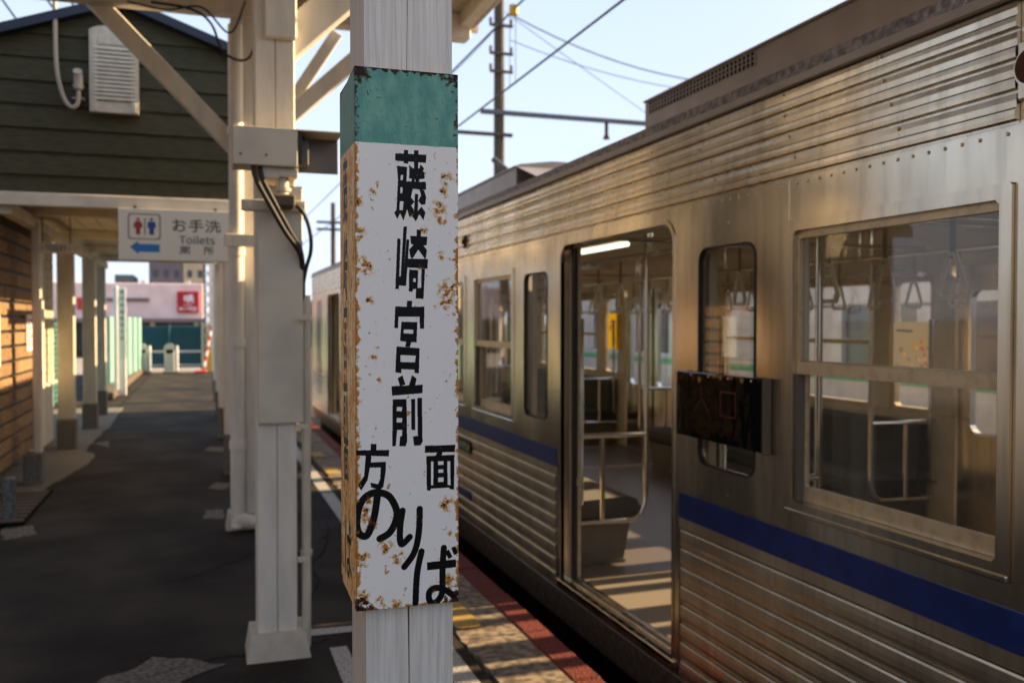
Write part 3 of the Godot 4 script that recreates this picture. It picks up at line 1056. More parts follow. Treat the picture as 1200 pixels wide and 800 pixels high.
# ---------------------------------------------------------------- station house on the left
func make_station_house() -> void:
	var h := thing("station_house", "low station building with green gable, cedar boarded wall and a covered passage", "building", V(-1.7, 0, 11))
	var s: SurfaceTool
	# gable of lapped boards facing the camera, rising to the ridge over x = -0.6
	var ridge := 4.06
	var fall := .36
	var y := 2.50
	var k := 0
	while y < ridge:
		var y1 := y + .186
		s = ms()
		var quad := func(ya: float, yb: float, za: float, zb: float) -> void:
			var xr0 := -.6 + minf(2.2, (ridge - ya) / fall)
			var xl0 := -.6 - minf(3.0, (ridge - ya) / fall)
			var xr1 := -.6 + minf(2.2, maxf(0.0, ridge - yb) / fall)
			var xl1 := -.6 - minf(3.0, maxf(0.0, ridge - yb) / fall)
			xr0 = minf(xr0, .30)
			xr1 = minf(xr1, .30)
			face(s, [V(xl0, ya, za), V(xr0, ya, za), V(xr1, yb, zb), V(xl1, yb, zb)], Vector3(0, 0, 1))
			face(s, [V(xl0, ya, za), V(xr0, ya, za), V(xr0, ya, za + .03), V(xl0, ya, za + .03)], Vector3.DOWN)
		quad.call(y - .012, minf(y1, ridge), 8.185, 8.205)
		obj("green_board", s, M["green_board%d" % (k % 2)], h)
		y = y1
		k += 1
	s = ms()
	face(s, [V(-3.6, 2.45, 8.22), V(.30, 2.45, 8.22), V(.30, ridge - .9 * fall, 8.22), V(-.6, ridge, 8.22), V(-3.6, ridge - 3.0 * fall, 8.22)], Vector3(0, 0, 1))
	bx(s, .27, .31, 2.46, 3.70, 8.18, 8.24)
	obj("gable_backing", s, M.green_board0, h)
	for sd in [-1.0, 1.0]:
		s = ms()
		var far_x: float = -.6 + sd * (3.0 if sd < 0 else 1.02)
		var far_y: float = ridge - absf(far_x + .6) * fall
		var q := [Vector2(-.6, ridge + .07), Vector2(far_x, far_y + .07), Vector2(far_x, far_y - .005), Vector2(-.6, ridge - .005)]
		extrude(s, q, 8.08, 16.6)
		obj("roof_slope", s, M.roof_edge, h)
	s = ms()
	bx(s, -3.6, .30, 2.42, 2.525, 8.14, 8.20, .006)
	obj("fascia", s, M.board_white, h)
	# ceiling of the passage: boards running along it, and cross beams
	for i in 10:
		s = ms()
		bx(s, -1.60 + i * .19, -1.60 + i * .19 + .184, 2.56, 2.575, 8.2, 16.5, .003)
		obj("ceiling_board", s, M.board_white, h)
	for z in [9.35, 11.75, 13.95, 16.0]:
		s = ms()
		bx(s, -1.55, .26, 2.46, 2.558, z - .06, z + .06, .006)
		obj("cross_beam", s, M.board_white, h)
	for x in [-1.47, .30]:
		s = ms()
		bx(s, x - .05, x + .05, 2.36, 2.458, 8.25 if x < 0 else 9.2, 16.3, .006)
		obj("side_beam", s, M.board_white, h)
	s = ms()
	bx(s, -1.6, .28, 2.575, 2.60, 8.2, 16.5)
	obj("ceiling_deck", s, M.board_white, h)
	# cedar wall: courses of short boards with dark joints
	s = ms()
	bx(s, -3.4, -1.645, .20, 2.56, 8.22, 10.72)
	obj("wall_core", s, M.rubber, h)
	y = .205
	k = 0
	while y < 2.5:
		var z := 8.22 + rng.randf_range(-.5, 0)
		while z < 10.70:
			var l := rng.randf_range(.55, 1.25)
			var za := maxf(z, 8.22)
			var zb := minf(z + l - .004, 10.70)
			if zb - za > .05:
				s = ms()
				bx(s, -1.646, -1.618 + rng.randf_range(-.004, .003), y + .014, minf(y + .124, 2.55), za, zb, .005)
				obj("cedar_board", s, M["cedar%d" % rng.randi_range(0, 2)], h)
			z += l
		y += .134
		k += 1
	s = ms()
	bx(s, -1.66, -1.57, .20, 2.45, 10.70, 10.80, .006)
	obj("corner_board", s, M.white_paint, h)
	# pale annexe wall with its window
	s = ms()
	bx(s, -3.4, -1.78, 0, .75, 10.8, 12.9)
	obj("plinth_wall", s, M.grey_white, h)
	for i in 16:
		s = ms()
		var yy := .76 + i * .115
		if yy + .1 > 1.52 and yy < 2.25:
			bx(s, -3.4, -1.765, yy, yy + .111, 10.8, 11.25, .004)
			bx(s, -3.4, -1.765, yy, yy + .111, 12.05, 12.9, .004)
		else:
			bx(s, -3.4, -1.765, yy, yy + .111, 10.8, 12.9, .004)
		obj("siding_board", s, M.pale_siding, h)
	s = ms()
	bx(s, -1.80, -1.72, .735, .76, 10.8, 12.9, .004)
	obj("drip_ledge", s, M.white_paint, h)
	s = ms()
	ring(s, -1.74, -1.82, rr(11.29, 12.01, 1.58, 2.22, 0, 0, 1), rr(11.23, 12.07, 1.50, 2.28, 0, 0, 1))
	bx(s, -1.755, -1.80, 1.56, 2.24, 11.64, 11.67)
	var w := obj("window", s, M.white_paint, h)
	s = ms()
	sheet(s, -1.79, rr(11.27, 12.03, 1.56, 2.24, 0, 0, 1), 1.0)
	obj("pane", s, M.far_glass, w)
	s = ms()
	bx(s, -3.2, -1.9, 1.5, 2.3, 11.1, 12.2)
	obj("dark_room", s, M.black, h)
	# louvred vent under the ridge
	s = ms()
	var arch := []
	for i in 13:
		var u := -1.0 + i / 6.0
		arch.append(Vector2(u, 3.83 + .055 * sqrt(maxf(0, 1 - u * u * .96))))
	var ring_out := []
	for p in arch:
		ring_out.append(V(-.65 + p.x * .183, p.y, 8.12))
	ring_out.append(V(-.467, 3.19, 8.12))
	ring_out.push_front(V(-.833, 3.19, 8.12))
	face(s, ring_out, Vector3(0, 0, 1))
	for i in ring_out.size():
		var a: Vector3 = ring_out[i]
		var b: Vector3 = ring_out[(i + 1) % ring_out.size()]
		face(s, [a, b, b - Vector3(0, 0, .07), a - Vector3(0, 0, .07)], (a + b) / 2 - V(-.65, 3.5, 8.12))
	var vent := obj("louvre_vent", s, M.vent_paint, h)
	s = ms()
	bx(s, -.795, -.50, 3.28, 3.72, 8.117, 8.14)
	obj("opening", s, M.black, vent)
	for i in 13:
		s = ms()
		var yy := 3.285 + i * .0335
		face(s, [V(-.797, yy + .030, 8.116), V(-.498, yy + .030, 8.116), V(-.498, yy + .006, 8.103), V(-.797, yy + .006, 8.103)], Vector3(0, 1, 1))
		face(s, [V(-.797, yy + .006, 8.103), V(-.498, yy + .006, 8.103), V(-.498, yy, 8.106), V(-.797, yy, 8.106)], Vector3(0, -1, 1))
		face(s, [V(-.797, yy + .024, 8.117), V(-.498, yy + .024, 8.117), V(-.498, yy, 8.106), V(-.797, yy, 8.106)], Vector3(0, -1, -1))
		obj("slat", s, M.vent_paint, vent)
	s = ms()
	bx(s, -.815, -.775, 3.20, 3.85, 8.112, 8.12, .003)
	bx(s, -.525, -.485, 3.20, 3.85, 8.112, 8.12, .003)
	bx(s, -.77, -.53, 3.73, 3.80, 8.112, 8.12, .003)
	obj("vent_border", s, M.vent_paint, vent)
	# electric entry: conduit in a hook with a weather cap
	s = ms()
	tube(s, curve([V(-1.08, 4.25, 8.10), V(-1.075, 3.98, 8.10), V(-1.07, 3.55, 8.10), V(-1.04, 3.35, 8.10), V(-1.00, 3.24, 8.10), V(-.955, 3.205, 8.10), V(-.915, 3.25, 8.10), V(-.912, 3.36, 8.10)]), .017, 8)
	var cd := obj("conduit", s, M.conduit, h)
	s = ms()
	tube(s, curve([V(-.912, 3.35, 8.10), V(-.912, 3.42, 8.10), V(-.914, 3.47, 8.09), V(-.914, 3.49, 8.07)]), .034, 10)
	bx(s, -.955, -.872, 3.375, 3.385, 8.09, 8.17)
	bx(s, -.955, -.872, 3.275, 3.285, 8.09, 8.17)
	obj("weather_cap", s, M.conduit, cd)
	# posts of the passage on grey footings
	for p in [[-1.425, 9.42, .065, .30], [-1.50, 11.95, .18, .36], [-1.475, 14.1, .17, .36], [-1.52, 16.1, .15, .40]]:
		s = ms()
		bx(s, p[0] - p[2] / 2, p[0] + p[2] / 2, p[3] - .002, 2.40, p[1] - .075, p[1] + .075, .008)
		var po := obj("post", s, M.grey_white, h)
		s = ms()
		bx(s, p[0] - p[2] / 2 - (.014 if p[2] > .1 else .085), p[0] + p[2] / 2 + .014, 0, p[3], p[1] - .09, p[1] + .09, .012)
		obj("footing", s, M.concrete, po)
	k = 0
	for p in [[.29, 9.45], [.288, 12.4], [.295, 15.3], [.30, 18.3], [.31, 21.4]]:
		s = ms()
		bx(s, p[0] - .08, p[0] + .08, .40, 2.40 if p[1] < 17 else 2.9, p[1] - .08, p[1] + .08, .008)
		if p[1] < 17:
			var po := obj("post", s, M.white_paint, h)
			s = ms()
			bx(s, p[0] - .085, p[0] + .085, 0, .402, p[1] - .09, p[1] + .09, .012)
			obj("footing", s, M.concrete, po)
		else:
			var lone := thing("fence_post", ["white post on a grey footing just beyond the passage", "last white post on a grey footing beside the platform line"][k], "post", V(p[0], 0, p[1]), "posts beyond the passage")
			obj("post", s, M.white_paint, lone)
			s = ms()
			bx(s, p[0] - .085, p[0] + .085, 0, .402, p[1] - .09, p[1] + .09, .012)
			obj("footing", s, M.concrete, lone)
			k += 1
	# notices
	s = ms()
	bx(s, -1.616, -1.604, 1.21, 1.575, 10.02, 10.32, .003)
	var no := tag(obj("notice_sheet", s, M.sign_white), "white notice sheet near the end of the cedar wall", "notice")
	s = ms()
	for i in 7:
		bx(s, -1.6035, -1.602, 1.27 + i * .04, 1.285 + i * .04, 10.05, 10.05 + [.2, .17, .22, .12, .2, .15, .22][i])
	obj("red_print", s, M.stripe_red, no)
	s = ms()
	bx(s, -1.616, -1.60, 1.12, 1.56, 8.45, 8.72, .003)
	tag(obj("white_board", s, M.sign_white), "white board on the cedar wall seen mirrored in the train's pocket window", "notice")
	toilet_sign()
	var ts := thing("hanging_sign", "small cream sign reading TOILET hung across the first passage posts", "sign", V(-1.24, 2.17, 9.4))
	s = ms()
	bx(s, -1.39, -1.10, 2.122, 2.215, 9.30, 9.32, .003)
	obj("board", s, M.vent_paint, ts)
	lettering(ts, "• TOILET •", V(-1.245, 2.168, 9.297), .062, M.rubber, .24)
	s = ms()
	for x in [-1.36, -1.13]:
		tube(s, [V(x, 2.21, 9.31), V(x, 2.47, 9.31)], .005, 6)
	obj("hanger", s, M.rubber, ts)
	# house on the other side of the yard, mirrored in the train's panels and panes
	var nh := thing("yard_house", "dark brown rendered house across the yard left of the near platform", "house", V(-6, 0, 2))
	s = ms()
	bx(s, -9, -4.7, -.06, .9, -5, 6.8)
	bx(s, -9, -4.7, 2.0, 5.4, -5, 6.8)
	for z in [-5.0, -2.4, .1, 2.6, 5.4]:
		bx(s, -9, -4.7, .9, 2.0, z, z + 1.1 + .3 * float(z > 5))
	obj("wall", s, mat("render_wall", lin(.10, .08, .055), .85, n_wall(), Vector3(.4, .4, .4)), nh)
	for z in [-3.9, -1.3, 1.2, 3.7]:
		s = ms()
		bx(s, -4.85, -4.78, .9, 2.0, z, z + 1.7)
		obj("window", s, M.window_dark, nh)
	s = ms()
	extrude(s, [Vector2(-9.4, 5.4), Vector2(-6.8, 6.5), Vector2(-4.2, 5.4)], -5.4, 7.1)
	obj("roof", s, M.tower_grey, nh)
	# pale post at the picture's left edge
	s = ms()
	bx(s, -1.40, -1.325, 0, .34, 7.66, 7.74, .01)
	tag(obj("short_post", s, M.galv), "short bluish post at the left edge before the drain grate", "post")

func lettering(parent: Node3D, text: String, at: Vector3, height: float, m: Material, width := 0.0) -> void:
	var tm := TextMesh.new()
	tm.text = text
	var f := SystemFont.new()
	f.font_names = PackedStringArray(["Droid Sans"])
	tm.font = f
	tm.font_size = 64
	tm.pixel_size = height / 64.0
	tm.depth = 0.002
	tm.material = m
	var o := put("lettering", tm, parent, at)
	var w := tm.get_aabb().size.x
	if width > 0 and w > 0:
		o.scale = Vector3(width / w, 1, 1)

func toilet_sign() -> void:
	var im := Image.create(880, 470, false, Image.FORMAT_RGB8)
	im.fill(Color(.88, .86, .81))
	var ink := Color(.10, .10, .09)
	# frame of the pictogram
	for k in [[70, 42, 322, 280, Color(.38, .36, .33)], [80, 52, 312, 270, Color(.88, .86, .81)]]:
		var q := []
		for p in rr(k[0], k[2], k[1], k[3], 26, 26, 5):
			q.append(p)
		fill(im, [q], k[4])
	var red := Color(.62, .05, .04)
	var blue := Color(.05, .22, .55)
	var c := []
	for i in 20:
		c.append(Vector2(cos(TAU * i / 20), sin(TAU * i / 20)))
	fill(im, [c.map(func(v): return Vector2(148, 94) + v * 13)], red)
	fill(im, [pts("128,112 168,112 184,152 178,172 166,176 164,236 132,236 130,176 118,172 112,152")], red)
	fill(im, [c.map(func(v): return Vector2(252, 94) + v * 13)], blue)
	fill(im, [pts("224,114 280,114 286,168 272,172 270,236 234,236 232,172 218,168")], blue)
	stroke(im, pts("201,86 201,236"), 8, ink, false)
	fill(im, [pts("84,352 150,292 150,322 314,322 314,396 150,396 150,418")], Color(.05, .44, .74))
	glyph(im, ["8,28 56,24", "32,8 32,82 24,88 13,82 12,72 26,58 50,48 72,52 84,66 78,84 60,93 48,90", "66,20 90,36"], Vector2(408, 78), Vector2(120, 124), 13, ink)
	glyph(im, ["18,17 50,13 82,8", "14,36 86,36", "6,60 94,60", "50,13 50,90 42,95 30,93"], Vector2(540, 78), Vector2(120, 124), 13, ink)
	glyph(im, ["10,10 24,20", "5,38 19,47", "7,93 25,64", "45,10 37,34", "41,27 90,27", "64,6 64,52", "30,52 96,52", "52,54 49,76 30,94", "73,54 73,87 78,92 92,91 95,74"], Vector2(672, 78), Vector2(126, 124), 12, ink)
	glyph(im, ["10,10 94,10", "14,10 12,60 3,95", "28,24 28,70", "57,24 57,70", "28,24 57,24", "28,40 57,40", "28,55 57,55", "28,70 57,70", "36,74 25,93", "50,74 60,90", "72,24 72,70", "90,18 90,92 80,90"], Vector2(470, 332), Vector2(82, 80), 8, ink)
	glyph(im, ["8,9 46,8", "11,26 44,26", "44,26 44,52", "11,52 44,52", "11,10 11,60 3,94", "92,8 58,15", "58,15 58,60 49,94", "58,42 97,42", "80,42 80,96"], Vector2(660, 332), Vector2(82, 80), 8, ink)
	var o := thing("toilet_sign", "white hanging sign with red and blue figures, a blue arrow and the word Toilets", "sign", V(-.19, 2.0, 8.15))
	var s := ms()
	bx(s, -.626, .248, 1.998, 2.418, 8.06, 8.11, .004)
	obj("board", s, M.vent_paint, o)
	s = ms()
	decal_z(s, 8.058, -.622, .244, 2.002, 2.414)
	obj("print", s, picture(im, .4), o)
	lettering(o, "Toilets", V(-.022, 2.172, 8.057), .088, M.rubber, .275)
	for x in [-.5, .12]:
		s = ms()
		bx(s, x - .012, x + .012, 2.418, 2.44, 8.07, 8.10)
		obj("bracket", s, M.rusty_steel, o)

# ---------------------------------------------------------------- canopy over the near platform
func make_canopy() -> void:
	var c := thing("platform_canopy", "white boarded canopy over the near platform, cut off at its far end beam", "canopy", V(.3, 3.7, 3))
	var s: SurfaceTool
	# boards of the soffit, rising towards both eaves
	for i in 20:
		s = ms()
		bx(s, -1.9 + i * .195, -1.9 + i * .195 + .188, 3.86, 3.88, 1.0, 6.9, .003)
		obj("soffit_board", s, M.board_white, c)
	s = ms()
	bx(s, -1.95, 2.03, 3.885, 3.93, .95, 6.98)
	obj("roof_deck", s, M.roof_edge, c)
	for z in [1.48, 4.3, 6.9]:
		s = ms()
		bx(s, -1.9, 1.98, 3.67, 3.858, z - .06, z + .06, .008)
		obj("cross_beam", s, M.white_paint, c)
	for x in [-1.85, -.8, .86, 1.94]:
		s = ms()
		bx(s, x - .05, x + .05, 3.755 if x > 1.5 else 3.74, 3.859, 1.0, 6.94 if x < .8 or x > 1 else 7.1, .006)
		obj("purlin", s, M.white_paint, c)
	s = ms()
	bx(s, 1.99, 2.015, 3.75, 3.885, 1.0, 6.98, .004)
	tube(s, [V(1.72, 3.735, 7.04), V(1.985, 3.735, 7.04)], .045, 12)
	tube(s, [V(1.90, 3.80, 6.95), V(2.06, 3.80, 6.95)], .05, 12)
	obj("gutter", s, M.vent_paint, c)
	# posts with braces
	var labels := ["white timber post that carries the rusty station name box", "white post with a metal cover and conduit on a pale footing", "white post behind a round downpipe, second from the name box", "white post behind the camera's place at the near end"]
	var n := 0
	for z in [1.48, 4.30, 7.02]:
		var x: float = [.308, .320, .30][n]
		var p := thing("canopy_post", labels[n], "post", V(x, 0, z), "posts of the platform canopy")
		if n == 0:
			# two sawn planks with a drying crack between them
			var crack := []
			for i in 38:
				crack.append(Vector2(x - .002 + .0035 * sin(i * .31) + rng.randf_range(-.0006, .0006), -.01 + i * .0995))
			for sd in [-1.0, 1.0]:
				s = ms()
				for i in crack.size() - 1:
					var c0: Vector2 = crack[i]
					var c1: Vector2 = crack[i + 1]
					var g0 := .0006 + .0017 * maxf(0, sin(i * .55 + 1.0))
					var g1 := .0006 + .0017 * maxf(0, sin((i + 1) * .55 + 1.0))
					var e: float = x + sd * .0692
					var f := V(0, 0, z - .069)
					face(s, [Vector3(e, c0.y, f.z - .001 * 0), Vector3(c0.x + sd * g0, c0.y, f.z), Vector3(c1.x + sd * g1, c1.y, f.z), Vector3(e, c1.y, f.z)], Vector3(0, 0, 1))
					face(s, [Vector3(c0.x + sd * g0, c0.y, f.z), Vector3(c1.x + sd * g1, c1.y, f.z), Vector3(c1.x + sd * g1, c1.y, f.z - .03), Vector3(c0.x + sd * g0, c0.y, f.z - .03)], Vector3(-sd, 0, 0))
					face(s, [Vector3(e, c0.y, f.z), Vector3(e, c1.y, f.z), Vector3(e, c1.y, f.z - .138), Vector3(e, c0.y, f.z - .138)], Vector3(sd, 0, 0))
					face(s, [Vector3(e, c0.y, f.z - .138), Vector3(e, c1.y, f.z - .138), Vector3(x, c1.y, f.z - .138), Vector3(x, c0.y, f.z - .138)], Vector3(0, 0, -1))
				obj("plank", s, M.post_paint, p)
			s = ms()
			bx(s, x - .06, x + .06, 0, 3.66, z - .058, z + .06)
			obj("core", s, M.rubber, p)
		else:
			for a in [[x - .088, x - .002], [x, x + .084]]:
				s = ms()
				bx(s, a[0], a[1], .10, 3.67, z - .085, z + .085, .005)
				obj("plank", s, M.white_paint, p)
			s = ms()
			var b := .118
			var lo := [V(x - b - .025, -.02, z - b - .02), V(x + b + .025, -.02, z - b - .02), V(x + b + .02, -.02, z + b), V(x - b - .02, -.02, z + b)]
			var hi := [V(x - b, .115, z - b), V(x + b, .115, z - b), V(x + b, .115, z + b - .02), V(x - b, .115, z + b - .02)]
			face(s, hi, Vector3.UP)
			for i in 4:
				var j := (i + 1) % 4
				face(s, [lo[i], lo[j], hi[j], hi[i]], (lo[i] + lo[j]) / 2 - V(x, 0, z))
			obj("footing", s, M.base_white, p)
		if n == 1:
			s = ms()
			bx(s, x - .084, x + .112, 1.05, 2.10, z - .115, z + .06, .004)
			obj("metal_cover", s, M.box_grey, p)
			s = ms()
			bx(s, x - .15, x + .125, 1.985, 2.035, z - .13, z - .09, .004)
			for q in [-.13, .105]:
				knob_z(s, V(x + q, 2.01, z - .13), .014)
			obj("clamp_band", s, M.box_grey, p)
			s = ms()
			bx(s, x - .048, x + .09, 2.745, 3.67, z - .13, z - .087, .006)
			obj("packing_piece", s, M.white_paint, p)
		for sd in [[], [1.0], [-1.0, 1.0]][n]:
			s = ms()
			beam(s, V(x + sd * .02, (2.72 if sd > 0 else 2.73), z), V(x + sd * 1.05, (3.70 if sd > 0 else 3.795), z), .105, (.15 if n == 1 else .12), Vector3.UP, .006)
			obj("brace", s, M.white_paint, p)
			if n == 2 and sd > 0:
				s = ms()
				beam(s, V(x + .07, 2.70, z + .12), V(x + .70, 3.70, z + .12), .07, .09, Vector3.UP, .004)
				obj("brace", s, M.white_paint, p)
		n += 1
	s = ms()
	bx(s, .80, .95, 3.655, 3.755, 6.55, 6.80, .006)
	obj("bracket_block", s, M.board_white, c)
	# pipes
	var dp := thing("downpipe", "round cream downpipe with collars in front of the third post, elbow at its foot", "pipe", V(.245, 0, 6.75))
	s = ms()
	tube(s, curve([V(.245, 3.6, 6.86), V(.245, 2.0, 6.86), V(.245, .20, 6.86), V(.255, .10, 6.85), V(.32, .065, 6.85), V(.42, .06, 6.85)]), .052, 14)
	obj("pipe", s, M.white_paint, dp)
	for y in [.62, 1.35, 2.0, 2.85]:
		s = ms()
		tube(s, [V(.245, y - .03, 6.86), V(.245, y + .03, 6.86)], .060, 14)
		obj("collar", s, M.white_paint, dp)
	s = ms()
	bx(s, .16, .44, 2.03, 2.12, 6.78, 6.80, .004)
	obj("strap", s, M.white_paint, dp)
	var cp := thing("conduit_pipe", "thin grey conduit pipe on the right flank of the covered post", "pipe", V(.455, 0, 4.15))
	s = ms()
	tube(s, [V(.447, .02, 4.26), V(.450, .3, 4.26), V(.452, 1.62, 4.26)], .021, 12)
	obj("pipe", s, M.box_grey, cp)
	for y in [.45, 1.04, 1.52]:
		s = ms()
		tube(s, [V(.45, y - .012, 4.26), V(.45, y + .012, 4.26)], .027, 12)
		bx(s, .40, .45, y - .01, y + .01, 4.13, 4.15)
		obj("clip", s, M.box_grey, cp)
	# loops of cable under the canopy
	s = ms()
	tube(s, curve([V(-.3, 3.62, 6.6), V(-.05, 3.60, 6.6), V(.08, 3.50, 6.55), V(.16, 3.30, 6.5), V(.32, 3.28, 6.5), V(.40, 3.55, 6.5)]), .009, 6)
	tag(obj("loose_cable", s, M.cable), "thin black cable sagging before the third post under the canopy", "cable")
	s = ms()
	tube(s, curve([V(-.45, 3.64, 6.7), V(-.2, 3.58, 6.6), V(.02, 3.62, 6.6), V(.2, 3.45, 6.55), V(.30, 3.66, 6.5)]), .007, 6)
	tag(obj("loose_cable", s, M.cable), "thin black cable looping along the end beam of the canopy", "cable")

func knob_z(s: SurfaceTool, p: Vector3, r: float) -> void:
	tube(s, [p, p + Vector3(0, 0, .004)], r, 8)

func make_camera_box() -> void:
	var o := thing("camera_housing", "grey sheet metal camera housing open towards the train, on a rusty swivel foot", "camera housing", V(0.289, 2.030, 4.090))
	var s := ms()
	bx(s, 0.133, 0.395, 2.163, 2.315, 4.020, 4.025, 0.002)
	bx(s, 0.133, 0.590, 2.312, 2.319, 4.020, 4.190, 0.002)
	bx(s, 0.133, 0.395, 2.159, 2.165, 4.020, 4.190, 0.002)
	bx(s, 0.131, 0.136, 2.161, 2.317, 4.020, 4.190, 0.002)
	obj("shell", s, M.box_grey, o)
	s = ms()
	bx(s, 0.133, 0.590, 2.161, 2.319, 4.188, 4.194, 0.002)
	obj("back_plate", s, M.dark_sheet, o)
	s = ms()
	bx(s, 0.140, 0.415, 2.170, 2.305, 4.035, 4.180)
	obj("camera_body", s, M.rubber, o)
	s = ms()
	bx(s, 0.415, 0.453, 2.184, 2.295, 4.120, 4.180, 0.003)
	obj("lens_hood", s, M.dark_sheet, o)
	for p in [[.162, 2.202], [.266, 2.202]]:
		s = ms()
		knob_z(s, V(p[0], p[1], 4.02), .005)
		obj("screw", s, M.rusty_steel, o)
	s = ms()
	bx(s, 0.246, 0.323, 2.112, 2.158, 4.060, 4.070, 0.002)
	bx(s, 0.313, 0.400, 2.122, 2.158, 4.060, 4.160, 0.002)
	obj("cradle", s, M.box_grey, o)
	s = ms()
	tube(s, [V(0.342, 2.049, 4.110), V(0.342, 2.078, 4.110), V(0.342, 2.127, 4.110)], .024, 10)
	tube(s, [V(0.342, 2.064, 4.110), V(0.342, 2.078, 4.110)], .034, 10)
	obj("swivel", s, M.vent_paint, o)
	s = ms()
	bx(s, 0.294, 0.390, 1.992, 2.046, 4.050, 4.165, 0.008)
	obj("foot", s, M.rusty_steel, o)
	var k := 0
	for c in [[V(0.214, 2.165, 4.050), V(0.227, 2.098, 4.040), V(0.289, 1.982, 4.040), V(0.347, 1.886, 4.070), V(0.415, 1.799, 4.140), V(0.431, 1.712, 4.210), V(0.434, 1.596, 4.250)],
			[V(0.241, 2.165, 4.060), V(0.251, 2.107, 4.050), V(0.304, 2.001, 4.050), V(0.366, 1.895, 4.090), V(0.422, 1.808, 4.160), V(0.436, 1.693, 4.220), V(0.439, 1.596, 4.255)],
			[V(0.386, 2.021, 4.140), V(0.429, 1.982, 4.140), V(0.461, 1.905, 4.170), V(0.468, 1.818, 4.190), V(0.448, 1.731, 4.220), V(0.432, 1.616, 4.250)]]:
		s = ms()
		tube(s, curve(c, 5), .011 if k < 2 else .009, 8)
		tag(obj("camera_cable", s, M.cable), ["black cable dropping from the left of the camera housing", "black cable beside the first one below the camera housing", "black cable bowing out to the right under the camera housing"][k], "cable", "cables of the camera housing")
		k += 1

# ---------------------------------------------------------------- the station name box
func rust_at(spots: Array, q: Vector2) -> float:
	var r := 0.0
	for b in spots:
		var d: float = q.distance_to(Vector2(b.x, b.y)) / b.z
		if d < 1.6:
			r = maxf(r, 1.0 - d / 1.6)
	return r

